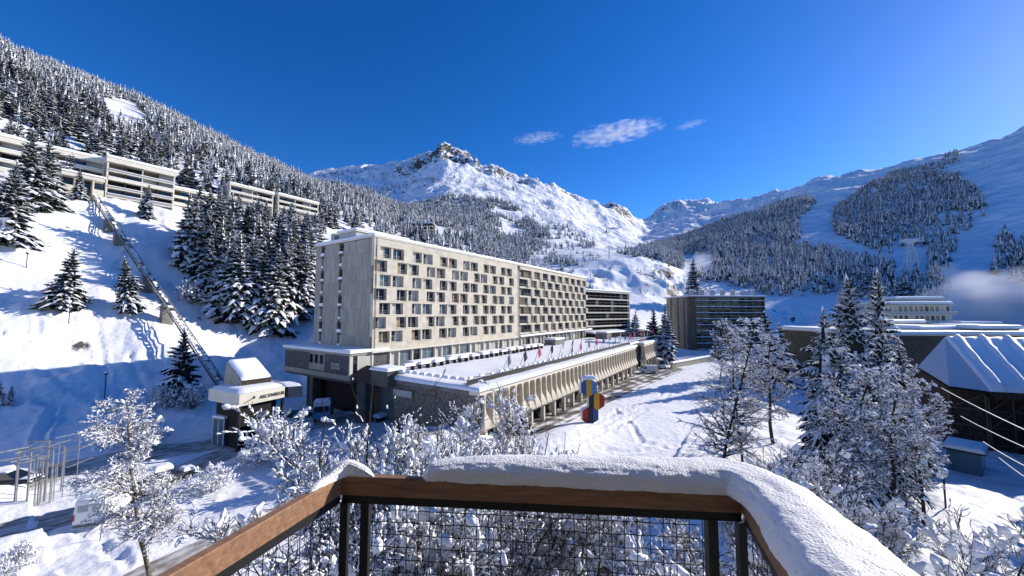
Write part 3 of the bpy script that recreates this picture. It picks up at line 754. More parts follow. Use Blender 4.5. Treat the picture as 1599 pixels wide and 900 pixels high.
# roof edge railing with snow lumps
rl = MB().frame(GO, D1, D2)
s = 0
while s < 104:
    rl.tube((s, 1.6, GZ+.1), (s, 1.6, GZ+1.35), .04, 'steel_dark', 4); s += 1.3
rl.tube((0, 1.6, GZ+1.3), (104, 1.6, GZ+1.3), .04, 'steel_dark', 4).tube((0, 1.6, GZ+.9), (104, 1.6, GZ+.9), .035, 'steel_dark', 4)
rl.box((0, 1.57, GZ+.4), (104, 1.63, GZ+1.15), 'steel_dark')
rl.tube((.5, 1.6, GZ+1.1), (.5, 15, GZ+1.1), .04, 'steel_dark', 4)
rlo = rl.build('roof_railing'); tag(rlo, 'dark railing with lumps of snow along the roof edge of the gallery', 'railing')
sl = MB().frame(GO, D1, D2)
s = .3
rr = random.Random(5)
while s < 103.5:
    L = rr.uniform(.5, 1.0)
    sl.snowslab(s, 1.45, s+L, 1.75, GZ+1.3, h=rr.uniform(.12, .3), r=.12, step=.4)
    s += L+rr.uniform(.5, 1.6)
t = 2.2
while t < 15:
    sl.snowslab(.2, t, .9, t+1.1, GZ+1.0, h=.35, r=.15, step=.4); t += 1.45
slo = sl.build('snow_lumps', rlo, True); slo['kind'] = 'stuff'
# sign board at the end of the gallery
sb = MB().frame(GO, D1, D2)
sb.box((-.25, 11.4, 5.6), (-.05, 15.2, 6.5), 'grey_render'); sbo = sb.build('entrance_board'); tag(sbo, 'grey lettered sign board under the snowy eave left of the stone end wall', 'sign')
t3 = text_mesh('lettering', 'GALERIE', .55, 'white_render', parent=sbo); place_frame(t3, gl(-.27, 14.4, 5.85), -D2, -D1)

# ================================================================ TERRACE FURNITURE
def terrace_unit(i, s, t):
    e = empty('snowy_picnic_table', gl(s, t, GZ+.15), math.atan2(D1.y, D1.x), label=None, cat='table', group='snow-covered tables on the hotel terrace')
    e['label'] = '%s snow-covered terrace table, counted from the hotel corner by the annex' % ['first', 'second', 'third', 'fourth', 'fifth', 'sixth', 'seventh', 'eighth', 'ninth', 'tenth', 'eleventh', 'twelfth', 'thirteenth', 'fourteenth'][i]
    b = MB(); b.box((-1.1, -.45, .95), (1.1, .45, 1.0), 'timber_dark'); b.build('tabletop', e)
    for sx in (-.9, .9):
        b = MB(); b.box((sx-.05, -.4, 0), (sx+.05, .4, .95), 'timber_dark'); b.build('leg', e)
    b = MB(); b.snowslab(-1.15, -.5, 1.15, .5, 1.0, h=.45, r=.3, step=.5); b.build('snow', e, True)
for i in range(14): terrace_unit(i, 4.5+i*3.3, 17.6)
ca = MB().frame(GO, D1, D2)
for i in range(5):
    a = 7+i*9.2
    u_ = empty('terrace_awning', (0, 0, 0), label=None, cat='awning', group='snowy awnings along the hotel ground floor')
    u_['label'] = '%s snow-topped awning from the left along the hotel ground-floor windows' % ['first', 'second', 'third', 'fourth', 'fifth'][i]
    b = MB().frame(GO, D1, D2); b.box((a, 19.2, GZ+1.0), (a+7.4, 21.2, GZ+1.12), 'steel_dark'); b.build('awning_roof', u_)
    for q in (a+.2, a+7.1):
        b = MB().frame(GO, D1, D2); b.box((q, 19.3, GZ), (q+.1, 19.4, GZ+1.0), 'steel_dark'); b.build('post', u_)
    b = MB().frame(GO, D1, D2); b.snowslab(a-.1, 19.1, a+7.5, 21.3, GZ+1.12, h=.3, r=.25); b.build('snow', u_, True)
kb = MB().frame(GO, D1, D2); kb.box((58, 18.5, GZ), (64, 22, GZ+1.9), 'concrete_dark'); ko = kb.build('terrace_pavilion'); tag(ko, 'small dark flat-roofed pavilion on the snowy terrace below the apartment block', 'pavilion')
kb = MB().frame(GO, D1, D2); kb.snowslab(57.8, 18.3, 64.2, 22.2, GZ+1.9, h=.4, r=.3); kb.build('snow_cap', ko, True)
kb = MB().frame(GO, D1, D2); kb.box((88, 14, GZ+.2), (93, 18, GZ+2.6), 'concrete_dark'); ko = kb.build('terrace_kiosk'); tag(ko, 'dark square kiosk on the far end of the gallery roof', 'kiosk')
kb = MB().frame(GO, D1, D2); kb.snowslab(87.8, 13.8, 93.2, 18.2, GZ+2.6, h=.4, r=.3); kb.build('snow_cap', ko, True)

# ================================================================ FLAGS
FL = [('flag_grey', (.22, .23, .26)), ('flag_red', (.50, .04, .06)), ('flag_navy', (.05, .06, .12)), ('flag_white', (.65, .65, .66)), ('flag_yellow', (.60, .28, .03)), ('flag_dark', (.07, .06, .06)), ('flag_pink', (.55, .12, .16))]
for n_, c_ in FL: M[n_] = mat(n_, c_, .9)
seq = ['flag_grey', 'flag_dark', 'flag_pink', 'flag_dark', 'flag_white', 'flag_dark', 'flag_pink', 'flag_grey', 'flag_red', 'flag_dark', 'flag_grey', 'flag_navy', 'flag_white', 'flag_navy', 'flag_red', 'flag_pink', 'flag_dark', 'flag_red', 'flag_yellow', 'flag_white', 'flag_red', 'flag_red', 'flag_pink']
cnm = {'flag_grey': 'grey', 'flag_red': 'red', 'flag_navy': 'navy blue', 'flag_white': 'white', 'flag_yellow': 'orange-yellow', 'flag_dark': 'near-black', 'flag_pink': 'pinkish red'}
ordn = ['nearest', 'second', 'third', 'fourth', 'fifth', 'sixth', 'seventh', 'eighth', 'ninth', 'tenth', 'eleventh', 'twelfth', 'thirteenth', 'fourteenth', 'fifteenth', 'sixteenth', 'seventeenth', 'eighteenth', 'nineteenth', 'twentieth', 'twenty-first', 'twenty-second', 'last']
rr = random.Random(3)
flag_s = [7.5+4.5*i if i < 15 else 75+4.0*(i-15) for i in range(23)]
for i, (s, f) in enumerate(zip(flag_s, seq)):
    e = empty('flag', gl(s, 1.9, GZ+.3), math.atan2(D1.y, D1.x), label='%s flag on leaning pole, %s from the near end of the gallery roof' % (cnm[f], ordn[i]), cat='flag', group='flags along the gallery roof')
    lean = 3.0; H = 4.0
    b = MB(); b.tube((0, 0, 0), (lean, 0, H), .045, 'steel', 5, .03); b.build('pole', e)
    nx, nz = 5, 7; vs = []; fs = []
    for a in range(nx):
        for c in range(nz):
            x_ = lean-.02-a*.2; zt = H-.05-(a*.2)*H/lean
            ln = 2.1-rr.random()*.1
            vs.append((x_+.10*math.sin(c*1.1+i)*c/nz, .12*math.sin(a*1.6+c*.5+i), zt-c*ln/nz-.05))
    for a in range(nx-1):
        for c in range(nz-1): fs.append((a*nz+c, (a+1)*nz+c, (a+1)*nz+c+1, a*nz+c+1))
    vs2 = [(x_, y_+.015, z_) for x_, y_, z_ in vs]; n0 = len(vs)
    me = npmesh('cloth', vs+vs2, fs+[tuple(n0+q for q in reversed(f_)) for f_ in fs], mats=[M[f]], smooth=True)
    link('cloth', me, e)

# ================================================================ THIRD BLOCK (black bands) and FOURTH (dark balconies)
def frame_of(A, B):
    d = (Vector((B.x, B.y, 0))-Vector((A.x, A.y, 0))); L = d.length; d.normalize(); n = Vector((-d.y, d.x, 0)); return (A.x, A.y, 0), d, n, L
A = P(905, 452, 148); B = P(983, 455, 172); O3, X3, Y3, L3 = frame_of(A, B); Z3 = A.z
e3 = empty('banded_block', (0, 0, 0), label='low block with black window bands and white balcony strips, beyond the hotel', cat='apartment block')
b = MB().frame(O3, X3, Y3); b.box((0, 1.3, -2), (L3, 14, Z3-.1), 'black').box((L3-.5, 0, 4), (L3, 14.1, Z3), 'white_render').box((0, -.1, Z3-.8), (L3+.2, 14.2, Z3+.05), 'white_render'); b.build('wall', e3)
for k in range(6):
    z = Z3-3.2-k*2.85
    b = MB().frame(O3, X3, Y3); b.box((0, -.1, z-.75), (L3-.5, 1.3, z-.15), 'white_render').box((0, -.05, z+.9), (L3-.5, 0, z+.98), 'steel')
    b.build('balcony', e3)
    for j in range(10):
        w = MB(); w.box((0, 0, 0), (L3/10-.3, .05, 2.0), 'curtain' if rng.random() < .1 else 'black'); w.box((L3/10-.3, -.9, 0), (L3/10-.15, .05, 2.1), 'timber_dark')
        put_window(w.mesh('window'), e3, Vector(O3)+X3*(j*L3/10+.1)+Y3*1.2+Vector((0, 0, z)), X3, Y3)
b = MB().frame(O3, X3, Y3); b.snowslab(-.2, -.3, L3+.3, 14.3, Z3+.05, h=.5, r=.4, step=2); b.build('roof_snow', e3, True)
b = MB().frame(O3, X3, Y3); b.prism([(-2, -9), (L3-4, -12), (L3+2, -6), (L3, 0), (-2, 0)], 2, 9.5, 'timber_dark'); o = b.build('dark_podium', e3)
b = MB().frame(O3, X3, Y3); b.snowslab(-3, -9, L3*.7, 0, 9.5, h=.6, r=.5); b.build('podium_snow', e3, True)

A = P(1085, 463, 168); B = P(1194, 464, 172); O4, X4, Y4, L4 = frame_of(A, B); Z4 = A.z
e4 = empty('balcony_block', (0, 0, 0), label='tall dark apartment block with rows of balconies and snow-topped chimneys, right of the gallery', cat='apartment block')
b = MB().frame(O4, X4, Y4); b.box((0, 1.6, -3), (L4, 22, Z4-.2), 'side_concrete').box((-2.5, 3, -3), (0, 20, Z4-.2), 'side_concrete')
for k in range(9): b.box((-2.7, 2.6, Z4-1.2-k*2.8), (-.2, 20.2, Z4-1.0-k*2.8), 'concrete_dark')
for c in (4, 9, 15): b.box((-2.6, c, -3), (-2.45, c+1.6, Z4-.4), 'joint')
b.box((0, 0, -3), (.3, 2, Z4-.2), 'timber_green').box((L4-.3, 0, -3), (L4, 2, Z4-.2), 'timber_green'); b.build('wall', e4)
for k in range(9):
    z = Z4-3.0-k*2.75
    b = MB().frame(O4, X4, Y4); b.box((.3, -.15, z-.2), (L4-.3, 1.6, z), 'concrete_dark').box((.3, -.12, z+.55), (L4-.3, -.04, z+1.05), 'shaded_grey')
    b.snowslab(.3, -.25, L4-.3, .5, z+1.05, h=.22, r=.1, step=1.0, amp=.12, seed=k)
    b.build('balcony', e4)
    for j in range(9):
        w = MB(); w.box((0, 0, 0), (2.6, .05, 2.0), rng.choice(['glass', 'black', 'curtain_brown', 'glass'])); w.box((1.2, -.04, 0), (1.3, -.005, 2), 'frame_brown')
        xx = .7+j*(L4-1.2)/9
        put_window(w.mesh('window'), e4, Vector(O4)+X4*xx+Y4*1.5+Vector((0, 0, z+.05)), X4, Y4)
b = MB().frame(O4, X4, Y4); b.box((-2.9, -.4, Z4-.2), (L4+.3, 22.2, Z4+.1), 'grey_render'); b.build('roof', e4)
b = MB().frame(O4, X4, Y4); b.snowslab(-3, -.5, L4+.4, 22.3, Z4+.1, h=.45, r=.4, step=2); b.build('roof_snow', e4, True)
for j in range(13):
    c = MB().frame(O4, X4, Y4); x_ = 1+j*(L4-3)/12
    c.box((x_, 5+(j % 2)*3, Z4+.1), (x_+1.2, 6.2+(j % 2)*3, Z4+3.2), 'grey_render'); c.snowslab(x_-.1, 4.9+(j % 2)*3, x_+1.3, 6.3+(j % 2)*3, Z4+3.2, h=.45, r=.3, step=.6)
    c.build('chimney', e4)
# ================================================================ CONIFERS
def conifer(seed, h=1.0, r=.2, wh=14, nb=7, seg=3, twigs=0, snow=.8, gap=.05, droop=.55, lump=1.0, heart=0.0, cover=1.0, frost=0.0):
    """unit-height snowy spruce. returns (green V,F), (snow V,F), (trunk V,F) as triangles"""
    g = np.random.RandomState(seed)
    GV = []; GF = []; SV = []; SF = []
    def quad(V, F, a, b, c, d):
        n = len(V); V.extend([a, b, c, d]); F.append((n, n+1, n+2)); F.append((n, n+2, n+3))
    def tri(V, F, a, b, c):
        n = len(V); V.extend([a, b, c]); F.append((n, n+1, n+2))
    def branch(o, dx, dy, R, up, w, dr, sc):
        # spine
        sx = []; 
        for k in range(seg+1):
            f = k/seg
            z = o[2] + R*(up*f - dr*f*f + .18*dr*max(0, f-.6)*2)
            sx.append(np.array([o[0]+dx*R*f, o[1]+dy*R*f, z]))
        px, py = -dy, dx; side = np.array([px, py, 0])
        wd = [w*(.35+.65*math.sin(math.pi*min(1, (k/seg)*.85+.15)))*(1-.75*(k/seg)**2) for k in range(seg+1)]
        for k in range(seg):
            a, b = sx[k], sx[k+1]; wa, wb_ = wd[k], wd[k+1]
            for s in (-1, 1):
                dz = -.85*wa*(1+.5*g.rand()); dzb = -.85*wb_*(1+.5*g.rand())
                quad(*((SV, SF) if g.rand() < frost else (GV, GF)), a, b, b+side*s*wb_+[0, 0, dzb], a+side*s*wa*(1+.3*g.rand())+[0, 0, dz])
        # hanging fringe
            if g.rand() < .9:
                m = (a+b)/2
                tri(GV, GF, m+side*wa*.9+[0, 0, -.3*wa], m-side*wa*.9+[0, 0, -.3*wa], m+np.array([dx*wa*.4, dy*wa*.4, -1.5*wa]))
        if g.rand() < snow:
            k0 = 0 if g.rand() < .7 else 1
            th = R*.075*lump*(.7+.8*g.rand())
            for k in range(k0, seg):
                a, b = sx[k]+[0, 0, th*(.4 if k == k0 else 1)], sx[k+1]+[0, 0, th*(.2 if k == seg-1 else 1)]
                wa, wb_ = wd[k]*(.8+.3*g.rand())*sc*cover, wd[k+1]*(.8+.35*g.rand())*sc*cover
                for s in (-1, 1):
                    quad(SV, SF, a, b, b+side*s*wb_+[0, 0, -.62*wb_+th*.2], a+side*s*wa+[0, 0, -.62*wa+th*.2])
        return sx, wd
    z = .06; ang = g.rand()*6.28; i = 0; ph0 = g.rand()*6.28
    while i < wh:
        t = (i+.5*g.rand())/wh; zz = .05+t*.93
        Rw = r*(1-t)**.85*(.85+.3*g.rand())+.012
        n = max(3, int(nb*(1-.45*t)+.5))
        ang += 1.1+g.rand()
        for j in range(n):
            if g.rand() < gap: continue
            a = ang+6.283*j/n+(g.rand()-.5)*.5
            R = Rw*(.72+.5*g.rand())*(1+.16*math.sin(a+ph0)+.12*math.sin(2*a+ph0*2+9*t))
            up = .15+.75*t*t*.9; dr = droop*(1.05-.75*t)*(.8+.4*g.rand())
            w = min(R*.42, 3.3*Rw/n)*(.8+.4*g.rand())*(.6 if twigs > 1 else 1)
            sx, wd = branch(np.array([0, 0, zz]), math.cos(a), math.sin(a), R, up, w*(.62 if twigs else 1), dr, 1.0)
            if twigs:
                for k in range(1, seg+1):
                    for s in (-1, 1):
                        for q in range(twigs):
                            f = (k-q/twigs*.8)/seg
                            if f > .97 or g.rand() < .15: continue
                            p = sx[int(f*seg)]*(1-(f*seg % 1))+sx[min(seg, int(f*seg)+1)]*(f*seg % 1)
                            a2 = a+s*(.75+.3*g.rand())
                            sg0 = seg
                            r2 = R*.42*(1-.65*f)*(.7+.5*g.rand())
                            tip = p+np.array([math.cos(a2)*r2, math.sin(a2)*r2, -r2*(.35+.4*g.rand())])
                            sd = np.array([-math.sin(a2), math.cos(a2), 0])*r2*.22
                            mid = (p+tip)/2+np.array([0, 0, r2*.06])
                            quad(GV, GF, p, mid+sd, tip, mid-sd)
                            tri(GV, GF, mid+sd, mid-sd, (mid+tip)/2+np.array([0, 0, -r2*.35]))
                            if g.rand() < snow*.85:
                                u = np.array([0, 0, r2*.09*lump])
                                quad(SV, SF, p+u, mid+sd*.8, tip+u*.2, mid+u*1.6)
                                quad(SV, SF, p+u, mid+u*1.6, tip+u*.2, mid-sd*.8)
        i += 1
    # dense dark heart of the crown and the snowy tip
    m_ = 7; lv = [(.09, .36), (.3, .34), (.55, .22), (.8, .08), (.96, .01)]
    rg = [[np.array([math.cos(k*6.283/m_)*r*q*(.8+.4*g.rand()), math.sin(k*6.283/m_)*r*q*(.8+.4*g.rand()), zz]) for k in range(m_)] for zz, q in lv]
    for a_ in range(len(lv)-1):
        for k in range(m_): quad(*((SV, SF) if g.rand() < heart else (GV, GF)), rg[a_][k], rg[a_][(k+1) % m_], rg[a_+1][(k+1) % m_], rg[a_+1][k])
    for k in range(4):
        a_ = k*1.571; quad(SV, SF, np.array([0, 0, 1.0]), np.array([math.cos(a_)*r*.03, math.sin(a_)*r*.03, .975]), np.array([math.cos(a_+.8)*r*.05, math.sin(a_+.8)*r*.05, .955]), np.array([math.cos(a_+1.57)*r*.03, math.sin(a_+1.57)*r*.03, .975]))
    tv = []; tf = []
    n = 6; rt = .016+.02*r
    for (zz, rr_) in ((-.04, rt), (.3, rt*.8), (.97, rt*.12)):
        for k in range(n): tv.append((math.cos(k*6.283/n)*rr_, math.sin(k*6.283/n)*rr_, zz))
    for a in range(2):
        for k in range(n):
            j = (k+1) % n; tf += [(a*n+k, a*n+j, (a+1)*n+j), (a*n+k, (a+1)*n+j, (a+1)*n+k)]
    return (np.array(GV), np.array(GF)), (np.array(SV), np.array(SF)), (np.array(tv), np.array(tf))
def single(parts, name='snowy_spruce'):
    (gv, gf), (sv, sf), (tv, tf) = parts
    V = np.vstack([gv, sv, tv]); F = np.vstack([gf, sf+len(gv), tf+len(gv)+len(sv)])
    mi = np.concatenate([np.zeros(len(gf)), np.ones(len(sf)), np.full(len(tf), 2)])
    return V, F, mi
TM = [M['needle'], M['snow_tree'], M['bark']]

# ---- far forests (ground positions tested against picture regions)
def inpoly(px, py, poly):
    c = np.zeros(px.shape, bool); n = len(poly)
    for i in range(n):
        x0, y0 = poly[i]; x1, y1 = poly[(i+1) % n]
        m = ((y0 > py) != (y1 > py)) & (px < (x1-x0)*(py-y0)/(y1-y0+1e-9)+x0)
        c ^= m
    return c
def sample(poly, ylo, yhi, spacing, seed, ulo=None, uhi=None):
    g = np.random.RandomState(seed)
    us = [p[0] for p in poly]; ulo = min(us); uhi = max(us)
    a0, a1 = aof(ulo), aof(uhi)
    r1 = yhi/min(math.cos(a0), math.cos(a1)); r0 = ylo
    area = .5*(a1-a0)*(r1*r1-r0*r0); n = int(area/spacing**2)
    r = np.sqrt(g.rand(n)*(r1*r1-r0*r0)+r0*r0); a = a0+(a1-a0)*g.rand(n)
    x = r*np.sin(a); y = r*np.cos(a); k = (y > ylo) & (y < yhi); x = x[k]; y = y[k]
    z = groundv(x, y); u, v = proj(x, y, z)
    k = inpoly(u, v, poly)
    return x[k], y[k], z[k], u[k], v[k]
ZONES = []   # (name, label text, x, y, z, height lo/hi, snow class)
def zone(key, poly, ylo, yhi, sp, hlo, hhi, seed, thin=None, excl=()):
    x, y, z, u, v = sample(poly, ylo, yhi, sp, seed)
    k = np.ones(len(x), bool)
    for e in excl: k &= ~inpoly(u, v, e)
    k &= (D2.x*x+D2.y*y > 187) | (x > -20)
    if thin is not None: k &= (fbm(x/thin[0], y/thin[0], seed+5, 3) > thin[1])
    g = np.random.RandomState(seed+1)
    h = (hlo+(hhi-hlo)*g.rand(len(x))**1.3)*(.62+.7*fbm(x/25, y/25, seed+40, 3))*np.where(g.rand(len(x)) < .12, .55, 1)
    hole = fbm(x/16, y/16, seed+60, 3) > .30; k &= hole
    ZONES.append((key, x[k], y[k], z[k], h[k]))
EX_CLEAR = [(150,150),(205,158),(232,185),(228,205),(196,198),(172,190)]
zone('left mountainside above the white apartments', [(-120,120),(-120,-40),(0,72),(60,98),(130,126),(200,150),(300,198),(400,246),(500,285),(500,345),(360,335),(250,312),(150,292),(60,276),(0,266),(-120,262)], 95, 640, 5.4, 9, 15, 11, excl=(EX_CLEAR,[(-150,165),(0,186),(110,216),(140,238),(60,222),(0,208),(-150,195)]))
zone('slope behind the hotel roof', [(360,302),(500,290),(560,300),(650,330),(660,420),(590,400),(560,380),(500,395),(480,380),(400,345)], 150, 900, 5.8, 9, 15, 12)
zone('slope below the peak, right of the hotel roof', [(640,325),(700,305),(800,318),(830,345),(865,372),(830,400),(800,440),(740,430),(660,420)], 180, 1000, 6.2, 10, 16, 13, thin=(60, .40))
zone('rocky foot of the peak', [(490,268),(600,262),(700,262),(790,290),(890,335),(960,365),(900,372),(800,325),(700,312),(600,318),(500,292)], 700, 1500, 20, 9, 15, 14, thin=(90, .56))
zone('terrace under the ridge', [(770,372),(870,352),(925,368),(930,388),(870,392),(800,402)], 300, 900, 9, 8, 12, 15, thin=(50, .36))
zone('big dark forest on the right mountain', [(1000,392),(1040,378),(1110,352),(1180,330),(1258,306),(1272,318),(1250,345),(1262,368),(1330,382),(1380,398),(1470,405),(1475,425),(1460,465),(1390,470),(1300,462),(1200,462),(1100,440),(1060,420),(1010,402)], 200, 1500, 5.9, 10, 16, 16, excl=([(1248,336),(1296,342),(1302,366),(1345,384),(1400,402),(1392,414),(1320,398),(1250,378)],[(1395,360),(1452,360),(1452,446),(1395,446)],[(1068,398),(1112,398),(1116,424),(1068,428)],))
zone('square wood below the right-hand summit', [(1300,330),(1340,300),(1400,268),(1440,262),(1500,275),(1548,320),(1545,335),(1500,370),(1478,420),(1440,430),(1372,408),(1330,378),(1296,360)], 200, 1200, 5.3, 9, 14, 17, excl=([(1248,336),(1296,342),(1302,366),(1345,384),(1400,402),(1392,414),(1320,398),(1250,378)],[(1397,385),(1450,385),(1450,446),(1397,446)],))
zone('rocky gorge left of the saddle piste', [(840,392),(935,398),(965,428),(930,452),(860,448),(810,430)], 180, 520, 4.2, 2.2, 5, 31, thin=(20, .50))
zone('broken bank above the balcony block', [(960,425),(1010,415),(1100,436),(1115,462),(1050,468),(985,455)], 180, 420, 4.6, 2, 4.5, 32, thin=(16, .56))
zone('wood at the right edge beside the piste', [(1560,362),(1590,380),(1640,370),(1700,450),(1600,462),(1552,440)], 150, 900, 5.5, 10, 15, 18)
zone('bushes below the right-hand summit ridge', [(1380,280),(1430,262),(1500,236),(1515,245),(1500,258),(1480,275),(1420,285)], 500, 1200, 8, 7, 12, 19, thin=(60, .45))
zone('bank behind the white hotel', [(1400,440),(1470,432),(1500,450),(1480,472),(1400,468)], 150, 500, 6, 7, 11, 20, thin=(30, .4))
zone('rocky terrace beyond the hotel', [(800,408),(880,402),(930,420),(860,440),(800,440)], 180, 420, 7, 5, 9, 21, thin=(30, .5))
zone('piste edge under the saddle', [(1000,385),(1060,372),(1075,400),(1040,420),(990,402),(960,395)], 250, 1000, 10, 7, 12, 22, thin=(40, .45))
allx = np.concatenate([z[1] for z in ZONES]); ally = np.concatenate([z[2] for z in ZONES]); allz = np.concatenate([z[3] for z in ZONES]); allh = np.concatenate([z[4] for z in ZONES])
zid = np.concatenate([np.full(len(z[1]), i) for i, z in enumerate(ZONES)])
print('forest trees', len(allx), [len(z[1]) for z in ZONES])
app = allh/ally
order = np.argsort(-app)
N_IND = 215
ind = order[:N_IND]; rest = order[N_IND:]
# low-poly variants for the stuff
LOW = [single(conifer(100+i, r=.19+.03*(i % 3), wh=11, nb=6, seg=1, snow=.90, gap=.05, lump=2.2, heart=.7, cover=1.5, frost=.48)) for i in range(9)]
def forest(name, idx, label):
    g = np.random.RandomState(len(name)); Vs = []; Fs = []; Ms = []; off = 0
    var = g.randint(0, len(LOW), len(idx))
    for k in range(len(LOW)):
        ii = idx[var == k]
        if len(ii) == 0: continue
        v, f, m = LOW[k]; n = len(ii)
        a = g.rand(n)*6.283; ca, sa = np.cos(a), np.sin(a); h = allh[ii]; w = h*(.85+.4*g.rand(n))
        X = (v[None, :, 0]*ca[:, None]-v[None, :, 1]*sa[:, None])*w[:, None]+allx[ii][:, None]
        Y = (v[None, :, 0]*sa[:, None]+v[None, :, 1]*ca[:, None])*w[:, None]+ally[ii][:, None]
        Zz = v[None, :, 2]*h[:, None]+allz[ii][:, None]-.2
        Vs.append(np.stack([X, Y, Zz], -1).reshape(-1, 3)); Fs.append((f[None]+(np.arange(n)*len(v))[:, None, None]).reshape(-1, 3)+off); Ms.append(np.tile(m, n)); off += n*len(v)
    o = link(name, npmesh(name, np.vstack(Vs), np.vstack(Fs), np.concatenate(Ms), TM))
    tag(o, label, 'forest', kind='stuff'); return o
for i, z in enumerate(ZONES):
    idx = rest[zid[rest] == i]
    if len(idx): forest('spruce_forest', idx, 'snowy spruce forest covering the '+z[0])
MID = [npmesh('snowy_spruce', *single(conifer(200+i, r=.20+.02*(i % 3), wh=16, nb=8, seg=2, snow=.92, lump=1.9, heart=.4, cover=1.2, frost=.25))[:3], TM) for i in range(6)]
g_ = np.random.RandomState(4)
for k, i in enumerate(ind):
    o = link('snowy_spruce', MID[k % 6]); h = float(allh[i])
    o.location = (allx[i], ally[i], allz[i]-.2); o.rotation_euler = (0, 0, g_.rand()*6.28); w = h*(.9+.35*g_.rand()); o.scale = (w, w, h)
    zn = ZONES[int(zid[i])][0]
    tag(o, 'larger snowy spruce on the '+zn, 'spruce', 'larger spruces on the '+zn)

def uT0(u, T):
    c = -.835*(u-799.5)/FPX+.55; return Vector(((u-799.5)/FPX*T/c, T/c, 0))
# ---- named trees: trunk, needles and snow as parts
def big_variants(n, seed, **k):
    out = []
    for i in range(n):
        p = conifer(seed+i, **k); out.append(p)
    return out
def meshes_of(p):
    (gv, gf), (sv, sf), (tv, tf) = p
    return (npmesh('crown', gv, gf, mats=[M['needle']]), npmesh('crown_snow', sv, sf, mats=[M['snow_tree']]), npmesh('trunk', tv, tf, mats=[M['bark']], smooth=True))
MIDP = [meshes_of(p) for p in big_variants(5, 300, r=.22, wh=22, nb=9, seg=3, snow=.92, twigs=1, lump=1.7, heart=.3, cover=1.15, frost=.15)]
DARK = [meshes_of(p) for p in big_variants(2, 330, r=.27, wh=20, nb=10, seg=3, snow=.6, twigs=1)]
BIG = [meshes_of(p) for p in big_variants(4, 350, r=.20, wh=34, nb=10, seg=4, snow=.93, twigs=2, lump=1.8, gap=.14, droop=.8, heart=.3, cover=.9)]
WIDE = [meshes_of(p) for p in big_variants(2, 380, r=.30, wh=21, nb=10, seg=3, snow=.88, twigs=1, lump=1.3)]
def spruce(x, y, z, h, ms, label, group=None, w=1.0, rot=0, name='snowy_spruce'):
    e = empty(name, (x, y, z-.25), rot, label, 'spruce', group); jw = .88+.3*abs(math.sin(x*3.1+y*1.7)); e.scale = (h*w*jw, h*w*(1.9-jw)*.97, h)
    e.rotation_euler = (.05*math.sin(x*7.7), .05*math.cos(y*5.3), rot)
    link('trunk', ms[2], e); c = link('crown', ms[0], e); link('snow', ms[1], c)
    return e
def at_px(u, vb, vt, lo=30, hi=900, Y=None):
    """base on the ground where the photo shows it; height from the photo's top row"""
    p = hit(u, vb, lo, hi) if Y is None else None
    if p is None:
        Y = Y or 60; q = P(u, vb, Y); p = Vector((q.x, q.y, ground(q.x, q.y)))
    t = P(u, vt, p.y)
    return p, t.z-p.z
LS = [
 # u, v base, v top, set, width, label
 (100,484,382,'W',1.0,'lone broad snowy spruce left on the open slope, beside a lamp post'),
 (197,486,398,'W',.85,'darker lone spruce standing just left of the inclined lift track'),
 (285,620,508,'D',.95,'dark spruce in front of the lower end of the lift track'),
 (16,632,598,'M',1.1,'small snowy spruce at the left edge below the shaded slope'),
 (-4,632,585,'M',1.1,'small spruce cut by the left picture edge'),
 (48,330,196,'M',1.05,'tall snow-laden spruce before the left end of the upper apartments'),
 (72,325,212,'M',.9,'snowy spruce overlapping the right side of the tall one by the upper apartments'),
 (8,385,245,'M',1.1,'big dark spruce at the left edge below the upper apartments'),
 (-30,380,240,'M',1.1,'spruce at the far left edge beside the big dark-bottomed one'),
 (124,312,262,'M',1.0,'small spruce at the top end of the inclined lift track'),
 (205,305,248,'M',1.2,'snowy spruce in front of the right half of the upper apartments'),
 (228,342,285,'M',1.1,'snowy spruce below the upper apartments, beside the small white house'),
 (108,290,225,'M',.9,'spruce standing close in front of the upper apartment balconies'),
]
VAR = {'M': MIDP, 'D': DARK, 'B': BIG, 'W': WIDE}
for i, (u, vb, vt, st, w, lab) in enumerate(LS):
    p, h = at_px(u, vb, vt); spruce(p.x, p.y, p.z, h, VAR[st][i % len(VAR[st])], lab, w=w, rot=i*1.7)
# the big clump left of the hotel
CL = [(292,420,300),(305,425,310),(318,440,318),(335,430,290),(350,450,320),(330,470,350),(365,470,330),(352,490,360),(378,505,350),(395,500,368),(412,515,372),(432,522,385),(380,440,262),(398,430,300),(420,470,340),(445,480,345),(462,485,365),(475,470,350),(450,450,320),(478,440,310),(430,440,310),(405,460,320),(365,420,300),(320,400,290),(345,400,285),(470,420,330),(490,430,330),(445,500,370),(465,500,380),(300,395,285),(415,420,300),(455,420,300),(388,480,340),(345,465,335)]
for i, (u, vb, vt) in enumerate(CL):
    p, h = at_px(u, vb, vt, 60, 400); h = min(h, 24)
    e = spruce(p.x, p.y, p.z, h, MIDP[(i*3) % 5] if i != 12 else DARK[0], 'snow-laden spruce, number %d from the left in the dense clump left of the hotel' % (1+sorted(range(len(CL)), key=lambda q: CL[q][0]).index(i)), 'spruces of the clump left of the hotel', w=1.08, rot=i)
for i, (u, h_) in enumerate([(352,9),(366,11),(380,8),(397,11),(410,9),(425,10),(438,9),(450,11),(463,8),(476,10),(488,11),(500,10)]):
    q = uT0(u, 174+(i % 3)*3); spruce(q.x, q.y, ground(q.x, q.y), h_, MIDP[i % 5], 'snowy spruce below the low white blocks, number %d from the left' % (i+1), 'spruces below the low white blocks', w=1.1, rot=i)
